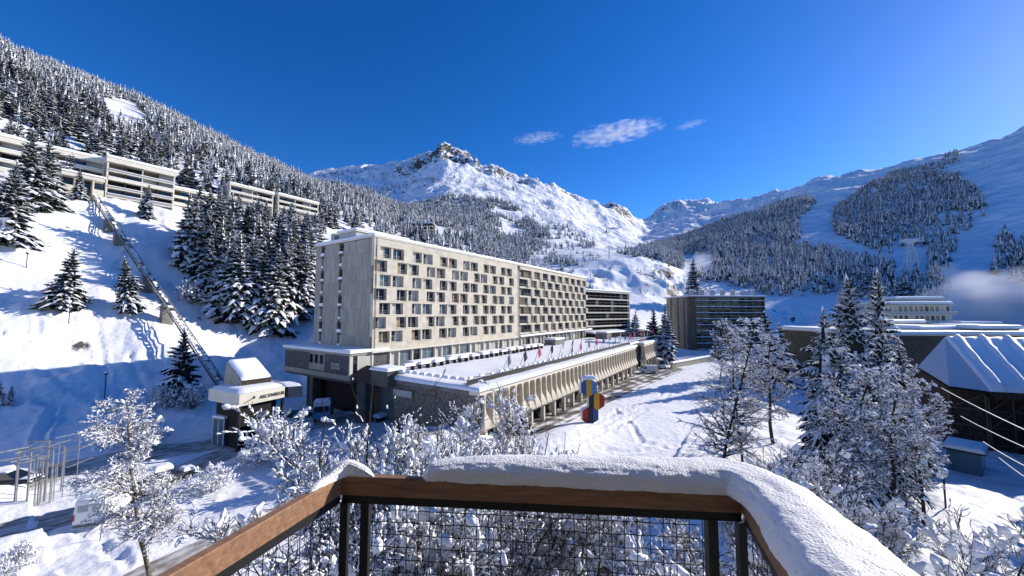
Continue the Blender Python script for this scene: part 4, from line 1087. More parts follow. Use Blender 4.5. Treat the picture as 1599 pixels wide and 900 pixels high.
# right foreground group
RG = [
 (1322,640,430,46,'B',.9,'tall snowy spruce, leftmost of the tall group right of centre'),
 (1352,650,422,44,'B',.9,'tall snowy spruce in the middle of the tall group right of centre'),
 (1384,640,414,46,'B',.8,'tallest and darkest spruce of the group right of centre'),
 (1298,705,472,36,'B',1.15,'spruce bent under thick snow, left front of the tall group right of centre'),
 (1368,720,486,35,'B',1.0,'snow-plastered spruce right before the tall dark one'),
 (1405,690,520,42,'B',1.0,'short snowy spruce at the right foot of the tall group'),
 (1335,700,540,34,'B',1.2,'low wide spruce between the bent one and the snow-plastered one'),
 (1205,566,482,90,'M',1.2,'snowy spruce standing right of the balcony block, beside the low shed'),
 (1222,560,500,95,'M',1.2,'smaller spruce close to the low shed'),
 (991,530,484,140,'M',1.4,'snow-covered spruce between the banded block and the balcony block'),
 (1022,545,478,135,'D',.9,'dark spruce left of the balcony block'),
 (1036,550,472,130,'M',1.1,'snowy spruce touching the left side of the balcony block'),
 (1044,548,486,128,'M',1.1,'shorter spruce in front of the left side of the balcony block'),
 (1081,432,400,260,'M',.9,'lone spruce beside the snow gun plume on the piste'),
]
for i, (u, vb, vt, Y, st, w, lab) in enumerate(RG):
    q = P(u, vb, Y); z = ground(q.x, q.y); t = P(u, vt, Y)
    spruce(q.x, q.y, z, t.z-z, VAR[st][i % len(VAR[st])], lab, w=w, rot=i*2.1)
# spruces standing beyond the right picture edge: they shade the lower right slope
for i, (x, y, h) in enumerate([(47,27,17), (53,31,19), (58,25,18), (50,20,17), (63,34,20), (56,38,19), (66,41,20), (61,19,18), (45,14,16), (68,28,20)]):
    x += 5
    spruce(x, y, ground(x, y), h, MIDP[i % 5], 'snowy spruce outside the right picture edge, before the dark lodge', 'spruces outside the right picture edge', w=1.3, rot=i)
# ================================================================ UPPER LEFT APARTMENTS
def tloc(T, S, z): # T across the slope, S along it
    return Vector((D2.x*T+D1.x*S, D2.y*T+D1.y*S, z))
def uT(u, T):      # point on the line T=const seen in direction u
    c = -.835*(u-799.5)/FPX+.55; Y = T/c; return Vector(((u-799.5)/FPX*Y, Y, 0))
def balcony_block(name, label, T, u0, u1, z0, floors, fh=2.7, bays=3.6, face='white_render', roof=.9, depth=11, end=None, seed=0):
    A = uT(u0, T); B = uT(u1, T); O, Xd, Yd, L = frame_of(A, B)
    # make the inward axis point up the hill
    e = empty(name, (0, 0, 0), label=label, cat='apartment block')
    H = z0+floors*fh
    b = MB().frame(O, Xd, Yd); b.box((0, 1.5, z0-6), (L, depth, H), 'grey_render').box((0, 0, z0-6), (.35, depth, H), face).box((L-.35, 0, z0-6), (L, depth, H), face)
    b.box((-.2, -.35, H), (L+.2, depth+.2, H+roof), face); b.build('wall', e)
    n = max(1, int(L/bays)); r = random.Random(seed)
    for f in range(floors):
        z = z0+f*fh
        b = MB().frame(O, Xd, Yd); b.box((.35, -.1, z-.25), (L-.35, 1.5, z), face).box((.35, -.1, z), (L-.35, 0, z+.75 if f % 2 == 0 else z+.5), face if r.random() < .7 else 'steel')
        b.snowslab(.35, -.18, L-.35, .2, z+(.75 if f % 2 == 0 else .5), h=.2, r=.08); b.build('balcony', e)
        for k in range(n):
            w = (L-.7)/n; m_ = r.choice(['glass', 'glass', 'black', 'curtain', 'curtain_brown'])
            q = MB(); q.box((.1, 0, 0), (w-.1, .05, fh-.35), m_); q.box((w-.1, -1.3, 0), (w+.08, .05, fh-.28), face if k % 2 else 'timber_dark')
            put_window(q.mesh('window'), e, Vector(O)+Xd*(.35+k*w)+Yd*1.42+Vector((0, 0, z+.01)), Xd, Yd)
    b = MB().frame(O, Xd, Yd); b.snowslab(-.35, -.5, L+.35, depth+.3, H+roof, h=.9, r=.6, step=2, amp=.2); b.build('roof_snow', e, True)
    return e, (O, Xd, Yd, L, H)
balcony_block('hillside_apartments', 'long cream apartment block high on the left slope, behind the tall snowy spruces', 172, -260, 150, 56.5, 3, seed=1, roof=1.4)
balcony_block('hillside_apartments', 'cream block with grey end wall and deep dark balconies above the lift track', 168, 152, 262, 54, 4, seed=2, roof=1.5)
e, fr = balcony_block('hillside_house', 'small white house with grey gable wall right of the upper apartments', 176, 246, 330, 57, 2, seed=3, roof=.7)
balcony_block('hillside_apartments', 'low white apartment block behind the spruce clump left of the hotel', 186, 350, 420, 66.6, 2, seed=4, roof=.7)
balcony_block('hillside_apartments', 'white stepped apartment block glimpsed above the clump, nearest the hotel', 186, 428, 492, 67.2, 2, seed=5, roof=.7)
pp = P(655, 352, 330)
bb = empty('hidden_chalet', (0, 0, 0), label='snow-roofed building half hidden in the forest above the hotel roof', cat='building')
b = MB().frame((pp.x-14, pp.y, 0), (1, 0, 0), (0, 1, 0)); z_ = ground(pp.x, pp.y)
b.box((0, 0, z_-6), (26, 10, z_+9), 'timber_dark').box((0, -1, z_+2.6), (26, 0, z_+3.4), 'white_render').box((0, -1, z_+6), (26, 0, z_+6.8), 'white_render'); b.build('wall', bb)
b = MB().frame((pp.x-14, pp.y, 0), (1, 0, 0), (0, 1, 0)); b.snowslab(-1, -1.5, 27, 11, z_+9, h=1, r=.5); b.build('roof_snow', bb, True)
# cantilevered terrace wing under the apartments
A = PZ(85, 292, 50.5) if False else uT(80, 160); O, Xd, Yd, L = frame_of(uT(80, 160), uT(150, 160))
e = empty('terrace_wing', (0, 0, 0), label='white cantilevered terrace wing in front of the upper apartments, left of the lift track', cat='building')
b = MB().frame(O, Xd, Yd); b.box((0, 0, 56), (L, 9, 57.1), 'white_render').box((L*.3, .5, 49.5), (L*.38, 9, 56), 'white_render').box((L*.72, .2, 49.5), (L*.76, 9, 56), 'white_render').box((.5, 3, 49.5), (L, 9, 56), 'glass').box((0, .3, 51), (L*.3, 1.2, 53.5), 'white_render').box((L*.76, .3, 50), (L, 1.2, 53.5), 'white_render'); b.build('wall', e)
b = MB().frame(O, Xd, Yd); b.snowslab(-.2, -.2, L+.2, 9.2, 57.1, h=.6, r=.4); b.build('roof_snow', e, True)

# ================================================================ INCLINED LIFT
top = hit(140, 303, 40, 300); top.z += 1.6
bot = P(349, 602, 71)
lift = empty('inclined_lift_track', (0, 0, 0), label='inclined lift track on piers climbing the snowy slope to the upper apartments', cat='lift track')
dv = (top-bot); sd = Vector((dv.y, -dv.x, 0)).normalized()
for s_ in (-1, 1):
    b = MB(); o_ = sd*(.62*s_); b.hexa([bot+o_+Vector((-.12, -.12, -.7)), bot+o_+Vector((.12, -.12, -.7)), bot+o_+Vector((.12, .12, -.7)), bot+o_+Vector((-.12, .12, -.7)),
        top+o_+Vector((-.12, -.12, -.7)), top+o_+Vector((.12, -.12, -.7)), top+o_+Vector((.12, .12, -.7)), top+o_+Vector((-.12, .12, -.7))], 'concrete_dark')
    b.tube(bot+o_, top+o_, .11, 'concrete_panel', 5); b.build('girder', lift)
n_ = 75
b = MB()
for i in range(n_):
    q = bot.lerp(top, (i+.5)/n_); b.tube(q-sd*.62-Vector((0, 0, .2)), q+sd*.62-Vector((0, 0, .2)), .10, 'steel_dark', 4)
b.build('sleepers', lift)
b.hexa([bot-sd*.8-Vector((0,0,.75)), bot+sd*.8-Vector((0,0,.75)), bot+sd*.8-Vector((.2,0,.6)), bot-sd*.8-Vector((.2,0,.6)), top-sd*.8-Vector((0,0,.75)), top+sd*.8-Vector((0,0,.75)), top+sd*.8-Vector((.2,0,.6)), top-sd*.8-Vector((.2,0,.6))], 'steel_dark')
b = MB(); rr = random.Random(8)
for i in range(n_*2):
    if rr.random() < .45:
        q = bot.lerp(top, (i+.5)/n_/2); w_ = rr.uniform(.2, .6); c_ = rr.uniform(-.2, .2)
        d_ = dv.normalized()*rr.uniform(.3, .7); up = Vector((0, 0, .18))
        a_ = q+sd*(c_-w_/1.5); e_ = q+sd*(c_+w_/1.5)
        b.hexa([a_-d_, e_-d_, e_+d_, a_+d_, a_-d_*.7+up, e_-d_*.7+up, e_+d_*.7+up, a_+d_*.7+up], 'snow')
so = b.build('lying_snow', lift); so['kind'] = 'stuff'
for (u, v) in ((150, 322), (172, 352), (187, 380), (231, 440), (262, 478)):
    f = min(((proj(*(bot.lerp(top, k/200)))[0]-u)**2, k/200) for k in range(201))[1]
    q = bot.lerp(top, f); g0 = ground(q.x, q.y)
    b = MB().frame((q.x, q.y, 0), sd, Vector((-sd.y, sd.x, 0))); b.box((-1.0, -.7, g0-2), (1.0, .7, q.z-.7), 'concrete_dark'); b.build('pier', lift)
# ------------------------------------------------ lift station
st = empty('lift_station', (0, 0, 0), label='small lift station with snowy pyramid hut and cream lettered canopy by the road', cat='station')
RZ = 7.2
a_ = PZ(374, 616, RZ); b_ = PZ(326, 607, RZ); c_ = PZ(445, 603, RZ); d_ = b_+(c_-a_)
f_ = PZ(473, 602, RZ-.1)
def flat2(p): return (p.x, p.y)
cx = (a_+d_)/2
def inset(q, k=.16): return (q.x+(cx.x-q.x)*k, q.y+(cx.y-q.y)*k)
b = MB(); b.prism([flat2(a_), flat2(c_), flat2(d_), flat2(b_)], RZ-1.55, RZ, 'white_render'); b.build('canopy', st)
b = MB(); k = [inset(q, .22) for q in (a_, c_, d_, b_)]; b.prism(k, 0, RZ-1.56, 'black'); b.build('glazed_hall', st)
g2 = f_-c_; b = MB(); b.prism([flat2(c_+g2*.04+Vector((.3, .3, 0))), flat2(f_), flat2(f_+(d_-c_)), flat2(d_+g2*.04)], RZ-1.7, RZ-.15, 'concrete_dark'); b.build('side_canopy', st)
def snow_poly(q4, z, h, name, parent):
    """rounded blanket on a quadrilateral"""
    n = 12; vs = []; fs = []
    for i in range(n+1):
        for j in range(n+1):
            f, g = i/n, j/n; p = q4[0].lerp(q4[1], f).lerp(q4[3].lerp(q4[2], f), g)
            d = min(i, j, n-i, n-j); hz = h*(0, .75, 1)[min(d, 2)]+(.08*(fbm(p.x*.5, p.y*.5, 3)-.5) if d > 1 else 0)
            zz = p.z if z is None else z
            vs.append((p.x, p.y, zz+float(hz)))
    for i in range(n):
        for j in range(n): q = i*(n+1)+j; fs.append((q, q+n+1, q+n+2, q+1))
    return link(name, npmesh(name, vs, fs, mats=[M['snow']], smooth=True), parent)
ex = lambda q: q+(q-cx)*.02
snow_poly([ex(a_), ex(c_), ex(d_), ex(b_)], RZ, .45, 'roof_snow', st)
snow_poly([c_+g2*.02, f_, f_+(d_-c_), d_+g2*.02], RZ-.15, .4, 'roof_snow', st)
A = PZ(376, 606, RZ+.2); B = PZ(423, 599, RZ+.2); D = A+(b_-a_)*.58; E = B+(b_-a_)*.58
hh = Vector((0, 0, 1)); lift_h = 3.3
b = MB()
b.poly([A, B, B+hh*.9, A+hh*.9], 'timber_dark').poly([D, A, A+hh*.9, D+hh*lift_h+(A-D)*.12], 'concrete_panel').poly([B, E, E+hh*lift_h+(B-E)*.12, B+hh*.9], 'concrete_panel').poly([E, D, D+hh*lift_h+(A-D)*.12, E+hh*lift_h+(B-E)*.12], 'concrete_panel')
hut = b.build('pyramid_hut', st)
up_ = [A+hh*.95+(A-D)*.04, B+hh*.95+(B-E)*.04, E+hh*(lift_h+.1)+(B-E)*.1, D+hh*(lift_h+.1)+(A-D)*.1]
snow_poly(up_, None, .4, 'hut_snow', hut)
b = MB(); b.poly(up_, 'timber_dark'); b.build('hut_roof', hut)
tx = text_mesh('lettering', 'ASCENSEUR 1', .62, 'joint', parent=st)
xd = (c_-a_).normalized(); nd = Vector((xd.y, -xd.x, 0)); 
og = a_.lerp(c_, .42)+nd*.05; place_frame(tx, (og.x, og.y, RZ-1.05), xd, nd)
b = MB(); p0 = a_.lerp(c_, .1)+nd*.06; p1 = a_.lerp(c_, .3)+nd*.06
b.tube((p0.x, p0.y, RZ-1.25), (p1.x, p1.y, RZ-.75), .05, 'joint', 4).lathe([(0, -.03), (.16, -.03), (.16, .03), (0, .03)], (p1.x, p1.y, RZ-.72), 'joint', 10, 'y'); b.build('arrow_emblem', st)
for q in (inset(a_, .06), inset(c_, .06)):
    b = MB(); b.box((q[0]-.15, q[1]-.15, 0), (q[0]+.15, q[1]+.15, RZ-1.55), 'steel_dark'); b.build('post', st)
ki = empty('glass_lift_kiosk', PZ(350, 692, .1), R(-20), 'narrow glass lift kiosk on the snow under the left of the lift station canopy', 'kiosk')
b = MB(); b.box((-1.1, -.8, 0), (1.1, .8, 3.3), 'glass_blue'); b.build('glass_box', ki)
for x_ in (-1.12, -.05, 1.02):
    b = MB(); b.box((x_, -.85, 0), (x_+.12, -.8, 3.4), 'steel_white'); b.build('mullion', ki)
b = MB(); b.box((-1.2, -.9, 3.3), (1.2, .9, 3.5), 'steel'); b.snowslab(-1.25, -.95, 1.25, .95, 3.5, h=.25, r=.15, step=.5); b.build('cap', ki)

# ================================================================ VEHICLES
def paint(name, c): 
    M[name] = mat(name, c, .3, spec=.6); return name
paint('paint_black', (.015, .015, .018)); paint('paint_silver', (.42, .44, .46)); paint('paint_blue', (.08, .28, .50)); paint('paint_teal', (.16, .30, .34)); paint('paint_dark', (.04, .045, .055))
def loft(b, secs, m, ms=None):
    """secs: list of x, list of (y,z) half profile points -> closed mirrored body"""
    n = len(secs[0][1]); base = len(b.v); rows = []
    for x, pr in secs:
        full = [(x, y, z) for y, z in pr]+[(x, -y, z) for y, z in reversed(pr)]
        rows.append(len(b.v)); b.v += [tuple(b.M @ Vector(q)) for q in full]
    k = 2*n
    for i in range(len(secs)-1):
        for j in range(k):
            jj = (j+1) % k; mm = m
            if ms and ms(i, j if j < n else k-1-j-(0), j): mm = ms(i, j, j)
            b.f.append((rows[i]+j, rows[i+1]+j, rows[i+1]+jj, rows[i]+jj)); b.m.append(b.mi(mm))
    b.f.append(tuple(rows[0]+j for j in range(k))); b.m.append(b.mi(m))
    b.f.append(tuple(rows[-1]+k-1-j for j in range(k))); b.m.append(b.mi(m))
def wheels(e, xs, y, r):
    for x in xs:
        for s in (-1, 1):
            b = MB(); b.lathe([(0, -.11), (r*.62, -.11), (r*.95, -.11), (r, -.07), (r, .07), (r*.95, .11), (r*.62, .11), (0, .11)], (x, s*y, r), 'tyre', 18, 'y'); w = b.build('wheel', e)
            b = MB(); b.lathe([(0, s*.125), (r*.58, s*.125), (r*.6, s*.1)], (x, s*y, r), 'rim', 12, 'y'); b.build('rim', w)
def car(name, p, rz, col, label, snow=.2, L=4.3, wag=False):
    e = empty(name, p, rz, label, 'car')
    b = MB(); W = .88
    low = [(W-.05, .25), (W, .5), (W-.02, .78), (W-.1, .86)]
    secs = [(-L/2, [(W-.25, .35), (W-.15, .5), (W-.15, .7), (W-.3, .78)]), (-L/2+.15, low), (-L/2+.9, low), (L/2-1.2, low), (L/2-.2, [(W-.08, .27), (W-.04, .45), (W-.06, .66), (W-.2, .72)]), (L/2, [(W-.3, .35), (W-.2, .45), (W-.2, .58), (W-.35, .62)])]
    loft(b, secs, col); b.build('body', e)
    b = MB(); rb = -L/2+(.1 if wag else .45)
    loft(b, [(rb, [(W-.12, .84), (W-.13, .88)]), (rb+(.35 if wag else .7), [(W-.12, .84), (W-.28, 1.38)]), (.25, [(W-.12, .84), (W-.28, 1.42)]), (L/2-1.15, [(W-.12, .84), (W-.14, .88)])], 'glass'); cab = b.build('windows', e)
    b = MB(); loft(b, [(rb+(.35 if wag else .7)-.05, [(W-.3, 1.36), (W-.33, 1.42)]), (.28, [(W-.3, 1.40), (W-.33, 1.46)])], col); b.build('roof', e)
    wheels(e, (-L/2+.85, L/2-.85), W-.08, .32)
    for s in (-1, 1):
        b = MB(); b.box((L/2-.1, s*.6-.15, .52), (L/2+.01, s*.6+.15, .64), 'frame_white'); b.build('headlight', e)
        b = MB(); b.box((-L/2-.01, s*.62-.12, .6), (-L/2+.1, s*.62+.12, .72), 'red'); b.build('tail_light', e)
    if snow:
        b = MB(); b.snowslab(rb+.5, -.55, .25, .55, 1.46, h=snow, r=.15, step=.4); b.snowslab(L/2-1.1, -.65, L/2-.1, .65, .80, h=snow*.7, r=.15, step=.4); b.build('snow', e, True)
    return e
def van(name, p, rz, col, label, L=5.5, H=2.55):
    e = empty(name, p, rz, label, 'van')
    W = .98; b = MB()
    full = [(W-.04, .35), (W, .6), (W, 1.25), (W-.12, H-.25), (W-.28, H)]
    secs = [(-L/2, full), (L/2-1.6, full), (L/2-1.2, [(W-.04, .35), (W, .6), (W, 1.25), (W-.14, H-.35), (W-.3, H-.12)]), (L/2-.75, [(W-.04, .35), (W, .6), (W-.02, 1.2), (W-.1, 1.3), (W-.2, 1.32)]), (L/2-.08, [(W-.08, .35), (W-.05, .6), (W-.1, .95), (W-.2, 1.02), (W-.3, 1.03)]), (L/2, [(W-.15, .38), (W-.12, .6), (W-.2, .8), (W-.3, .86), (W-.4, .87)])]
    loft(b, secs, col); b.build('body', e)
    b = MB(); b.hexa([(L/2-1.18, -.74, H-.2), (L/2-.76, -.86, 1.34), (L/2-.76, .86, 1.34), (L/2-1.18, .74, H-.2), (L/2-1.16, -.74, H-.17), (L/2-.73, -.86, 1.36), (L/2-.73, .86, 1.36), (L/2-1.16, .74, H-.17)], 'glass'); b.build('windscreen', e)
    for s in (-1, 1):
        b = MB(); b.hexa([(L/2-2.1, s*(W-.01), 1.3), (L/2-1.1, s*(W-.01), 1.3), (L/2-1.35, s*(W-.1), H-.4), (L/2-2.1, s*(W-.1), H-.4), (L/2-2.1, s*(W+.01), 1.3), (L/2-1.1, s*(W+.01), 1.3), (L/2-1.35, s*(W-.08), H-.4), (L/2-2.1, s*(W-.08), H-.4)], 'glass'); b.build('side_window', e)
        b = MB(); b.box((-L/2-.02, min(s*.02, s*.9), .55), (-L/2+.02, max(s*.02, s*.9), H-.35), col); d = b.build('rear_door', e)
        b = MB(); b.box((-L/2-.035, min(s*.12, s*.72), 1.5), (-L/2-.021, max(s*.12, s*.72), 2.0), 'grey_render'); b.build('pane', d)
        b = MB(); b.box((-L/2-.04, min(s*.86, s*.97), .9), (-L/2+.05, max(s*.86, s*.97), 1.35), 'red'); b.build('tail_light', e)
    b = MB(); b.box((-L/2-.1, -.95, .38), (-L/2+.05, .95, .55), 'paint_dark').box((-L/2-.11, -.25, .62), (-L/2-.02, .25, .74), 'frame_white'); b.build('bumper', e)
    wheels(e, (-L/2+1.0, L/2-.95), W-.1, .36)
    b = MB(); b.snowslab(-L/2+.1, -.7, L/2-1.7, .7, H-.02, h=.16, r=.15, step=.5); b.build('roof_snow', e, True)
    return e
p = PZ(172, 792, .55); p.z = ground(p.x, p.y)+.03
van('white_van', p, R(113), 'white_paint', 'white van seen from behind on the snowy road beside the mast field', L=5.6, H=2.65)
for (u, v, z, rz, col, lab, kw) in [
  (14, 757, .5, 8, 'paint_black', 'black estate car at the left edge on the upper road behind the masts', dict(wag=True, snow=.15, L=4.8)),
  (205, 772, .6, 30, 'paint_black', 'dark car half buried in snow right of the white van', dict(snow=.45)),
  (262, 745, .6, 60, 'paint_dark', 'snow-buried dark car beside the birch trunk', dict(snow=.5)),
  (392, 690, .2, 20, 'paint_silver', 'silver car with snow on its roof under the lift station', dict(snow=.2)),
  (432, 668, .2, 25, 'paint_teal', 'grey-green car parked right of the lift station', dict(snow=.25)),
  (465, 652, .2, 40, 'paint_dark', 'dark car in shade between the lift station and the truck', dict(snow=.25)),
  (612, 650, .2, 20, 'paint_dark', 'dark snow-covered car under the entrance canopy', dict(snow=.4)),
  (582, 640, .2, 20, 'paint_black', 'black car in the underpass shadow right of the pillar', dict(snow=.1))]:
    p = PZ(u, v, z); p.z = ground(p.x, p.y)+.03; car('parked_car', p, R(rz), col, lab, **kw)
p = PZ(1012, 582, .1); p.z = ground(p.x, p.y)+.02; van('white_van', p, R(170), 'white_paint', 'pale van side-on by the far end of the gallery', L=5.2, H=2.1)
p = PZ(1031, 574, .1); p.z = ground(p.x, p.y)+.02; van('white_van', p, R(-95), 'white_paint', 'tall pale van behind the side-on van at the gallery end', L=5.6, H=2.7)
# truck
p = PZ(506, 652, .1); p.z = ground(p.x, p.y)+.03
tr = empty('truck', p, R(-70), 'truck with white and light blue cab in the shade before the underpass', 'truck')
b = MB(); b.box((1.2, -1.2, .7), (3.4, 1.2, 3.3), 'paint_blue').box((1.2, -1.22, 2.4), (3.42, 1.22, 3.3), 'white_paint'); cb_ = b.build('cab', tr)
b = MB(); b.box((3.42, -1.05, 1.7), (3.46, 1.05, 2.6), 'glass'); b.build('windscreen', cb_)
for s in (-1, 1):
    b = MB(); b.box((1.9, s*1.23-.01, 1.7), (3.0, s*1.23+.01, 2.5), 'glass'); b.build('side_window', cb_)
b = MB(); b.box((-4.2, -1.2, .95), (1.15, 1.2, 1.15), 'paint_dark').box((-4.2, -1.2, 1.15), (-4.1, 1.2, 2.3), 'paint_dark').box((.9, -1.2, 1.15), (1.1, 1.2, 2.9), 'white_paint'); b.build('load_bed', tr)
wheels(tr, (-3.2, -2.1, 2.3), 1.0, .5)
b = MB(); b.snowslab(1.2, -1.15, 3.4, 1.15, 3.3, h=.2, r=.2, step=.5); b.build('roof_snow', tr, True)

# ================================================================ MAST FIELD (steel sculpture of masts)
MS = [(75,776,700,[(-1.2,.1),(1.2,.9)],.14), (126,782,706,[(-1.0,.3),(1.2,.5)],.12), (163,776,708,[(1.0,.6)],.08), (170,770,705,[(1.2,.3)],.06), (177,768,714,[(.9,.3)],.06), (213,764,693,[(-1.3,.2),(1.6,.9),(.5,1.4)],.15), (232,770,694,[(1.0,.6)],.09), (240,768,722,[(1.5,.4)],.07), (252,768,727,[(1.3,.4)],.07), (267,740,690,[(.5,.1)],.06), (290,752,697,[(1.0,.3)],.10), (296,757,700,[],.06), (156,758,720,[(.8,.7)],.06), (200,770,718,[(1.4,.2)],.06), (185,772,716,[(-.9,.3)],.06)]
for i, (zu, zvv, ztop, arms, rad) in enumerate(MS):
    pass
mast_px = [(24,778,703,.16),(42,784,707,.13),(54,780,709,.08),(59,775,706,.07),(64,772,712,.07),(70,770,688,.15),(78,773,694,.09),(80,772,722,.07),(84,770,727,.07),(89,742,690,.06),(96,754,697,.10),(98,762,699,.06),(51,755,721,.06),(119,756,684,.06),(62,776,715,.06)]
rr = random.Random(2)
sup = ['leftmost', 'second', 'third', 'fourth', 'fifth', 'sixth', 'seventh', 'eighth', 'ninth', 'tenth', 'eleventh', 'twelfth', 'thirteenth', 'fourteenth', 'rightmost']
orderm = sorted(range(len(mast_px)), key=lambda i: mast_px[i][0])
for i, (u, vb, vt, rad) in enumerate(mast_px):
    p = PZ(u, vb, .8); p.z = ground(p.x, p.y); H = P(u, vt, p.y).z-p.z
    e = empty('steel_mast', p, rr.uniform(0, 6), '%s steel mast from the left in the field of masts before the upper road' % sup[orderm.index(i)], 'mast', 'steel masts with open frames')
    b = MB(); b.tube((0, 0, -.3), (0, 0, H), rad*.62, 'steel', 6); b.build('pole', e)
    for q in range(2 if rad > .08 else 1):
        a0 = q*2.2+rr.random(); L = rr.uniform(1.2, 2.4); z = H-q*rr.uniform(.05, .6)
        b = MB(); b.tube((0, 0, z), (L*math.cos(a0), L*math.sin(a0), z+.12), .045, 'steel', 4).tube((L*math.cos(a0), L*math.sin(a0), z+.12), (L*math.cos(a0+1.0)*1.1, L*math.sin(a0+1.0)*1.1, z+.2), .04, 'steel', 4); b.build('arm', e)
# ================================================================ LAMP POSTS
def lamp(u, vb, vt, label, lo=30, globe=False, Y=None):
    p, H = at_px(u, vb, vt, lo, 400, Y)
    e = empty('street_lamp', p, 0, label, 'street lamp')
    b = MB(); b.tube((0, 0, -.4), (0, 0, H-.3), .07, 'steel_dark', 8); b.build('pole', e)
    b = MB()
    if globe: b.lathe([(.0, -.3), (.16, -.28), (.26, -.1), (.27, .05), (.2, .22), (0, .3)], (0, 0, H-.1), 'frame_white', 14); b.build('globe', e, True); b = MB(); b.lathe([(.3, 0), (.32, .1), (.2, .25), (0, .33)], (0, 0, H+.08), 'snow', 14); b.build('snow_cap', e, True)
    else:
        b.lathe([(.0, -.3), (.1, -.28), (.28, -.02), (.3, .05), (0, .08)], (0, 0, H-.05), 'steel_dark', 12); b.build('lamp_head', e); b = MB(); b.lathe([(.3, 0), (.26, .14), (.12, .24), (0, .27)], (0, 0, H+.02), 'snow', 12); b.build('snow_cap', e, True)
lamp(163, 623, 583, 'thin lamp post on the shaded slope, left of the lower spruce')
lamp(41, 419, 395, 'short lamp post high on the left slope above the lone spruce')
lamp(107, 508, 480, 'lamp post on the sunlit strip just below the lone broad spruce')
lamp(1478, 808, 738, 'globe street lamp with a round snow cap on the shaded path at the right', globe=True, Y=34)

# ================================================================ COLOURFUL STELE (generic stand-in)
for n_, c_ in (('st_blue', (.03, .07, .25)), ('st_lblue', (.08, .19, .45)), ('st_red', (.33, .02, .02)), ('st_yellow', (.50, .28, .02)), ('st_dark', (.02, .015, .03)), ('st_white', (.75, .75, .78))): M[n_] = mat(n_, c_, .5)
sp = PZ(922, 662, .1); sp.z = ground(sp.x, sp.y)
stl = empty('coloured_stele', sp, R(8), 'tall blue, red and yellow outdoor sculpture of stacked six-sided blocks in the snow', 'sculpture')
zc = 1.0
for k, (dx, cols) in enumerate(((-.1, ('st_red', 'st_dark', 'st_blue')), (.75, ('st_dark', 'st_yellow', 'st_red')), (-.25, ('st_blue', 'st_yellow', 'st_lblue')))):
    r_ = 1.22; z0 = .95+k*1.72
    b = MB(); pts = [(dx+r_*math.sin(i*math.pi/3), r_*math.cos(i*math.pi/3)) for i in range(6)]
    vs = [(x, -.35, z0+z) for x, z in pts]; vb_ = [(x, .35, z0+z) for x, z in pts]
    # plain stripes: three vertical bands on the face
    b.poly(vb_, 'st_dark')
    for i in range(6):
        j = (i+1) % 6; b.poly([vs[i], vs[j], vb_[j], vb_[i]], 'st_white')
    b.poly([vs[5], (dx-.36, -.35, z0+r_*.82), (dx-.36, -.35, z0-r_*.82), vs[4]][::-1], cols[0])
    b.poly([(dx-.36, -.35, z0+r_*.82), vs[0], (dx+.36, -.35, z0+r_*.82), (dx+.36, -.35, z0-r_*.82), vs[3], (dx-.36, -.35, z0-r_*.82)][::-1], cols[1])
    b.poly([(dx+.36, -.35, z0+r_*.82), vs[1], vs[2], (dx+.36, -.35, z0-r_*.82)][::-1], cols[2])
    b.build('block', stl)
b = MB(); b.snowslab(-1.0, -.4, .7, .4, 1.0+2*1.72+1.0, h=.5, r=.3, step=.4); b.build('snow_cap', stl, True); stl.scale = (1.22, 1.22, 1.22)

# ================================================================ CABLE CAR PYLON
pp = hit(1424, 428, 120, 600); gz = ground(pp.x, pp.y); print('pylon', pp); H = P(1420, 372, pp.y).z-gz
py_ = empty('cable_car_pylon', (pp.x, pp.y, gz), R(-30), 'white lattice cable car pylon in front of the dark wood on the right', 'pylon')
def lev(z): # half width
    f = z/H; return np.interp(f, [0, .35, .82, 1], [5.2, 6.2, 2.2, 2.0])*.52
zs = [0, H*.18, H*.35, H*.5, H*.66, H*.82]
cor = [(-1, -1), (1, -1), (1, 1), (-1, 1)]
for c in cor:
    b = MB()
    for a, d in zip(zs[:-1], zs[1:]): b.tube((c[0]*lev(a), c[1]*lev(a), a), (c[0]*lev(d), c[1]*lev(d), d), .30, 'steel_white', 5)
    b.build('leg', py_)
b = MB()
for a, d in zip(zs[:-1], zs[1:]):
    for k in range(4):
        c, c2 = cor[k], cor[(k+1) % 4]
        b.tube((c[0]*lev(a), c[1]*lev(a), a), (c2[0]*lev(d), c2[1]*lev(d), d), .17, 'steel_white', 4).tube((c2[0]*lev(a), c2[1]*lev(a), a), (c[0]*lev(d), c[1]*lev(d), d), .17, 'steel_white', 4).tube((c[0]*lev(d), c[1]*lev(d), d), (c2[0]*lev(d), c2[1]*lev(d), d), .2, 'steel_white', 4)
b.build('lattice', py_)
b = MB(); b.box((-5.8, -1.9, H*.88), (5.8, 1.9, H*.9), 'steel_white').hexa([(-1.2, -1.2, H*.82), (1.2, -1.2, H*.82), (1.2, 1.2, H*.82), (-1.2, 1.2, H*.82), (-4, -1.7, H*.9), (4, -1.7, H*.9), (4, 1.7, H*.9), (-4, 1.7, H*.9)], 'steel_white').box((-5, -1.5, H*.9), (5, 1.5, H*.94), 'steel_white').snowslab(-5.6, -1.8, 5.6, 1.8, H*.94, h=.7, r=.6); b.build('head', py_)
b = MB(); b.tube((-lev(0)-8, -3, 0), (-lev(H*.35), -2, H*.36), .35, 'steel_white', 5); b.build('strut', py_)
farp = P(1545, 332, 500)
topp = Vector((pp.x, pp.y, gz+H*.95))
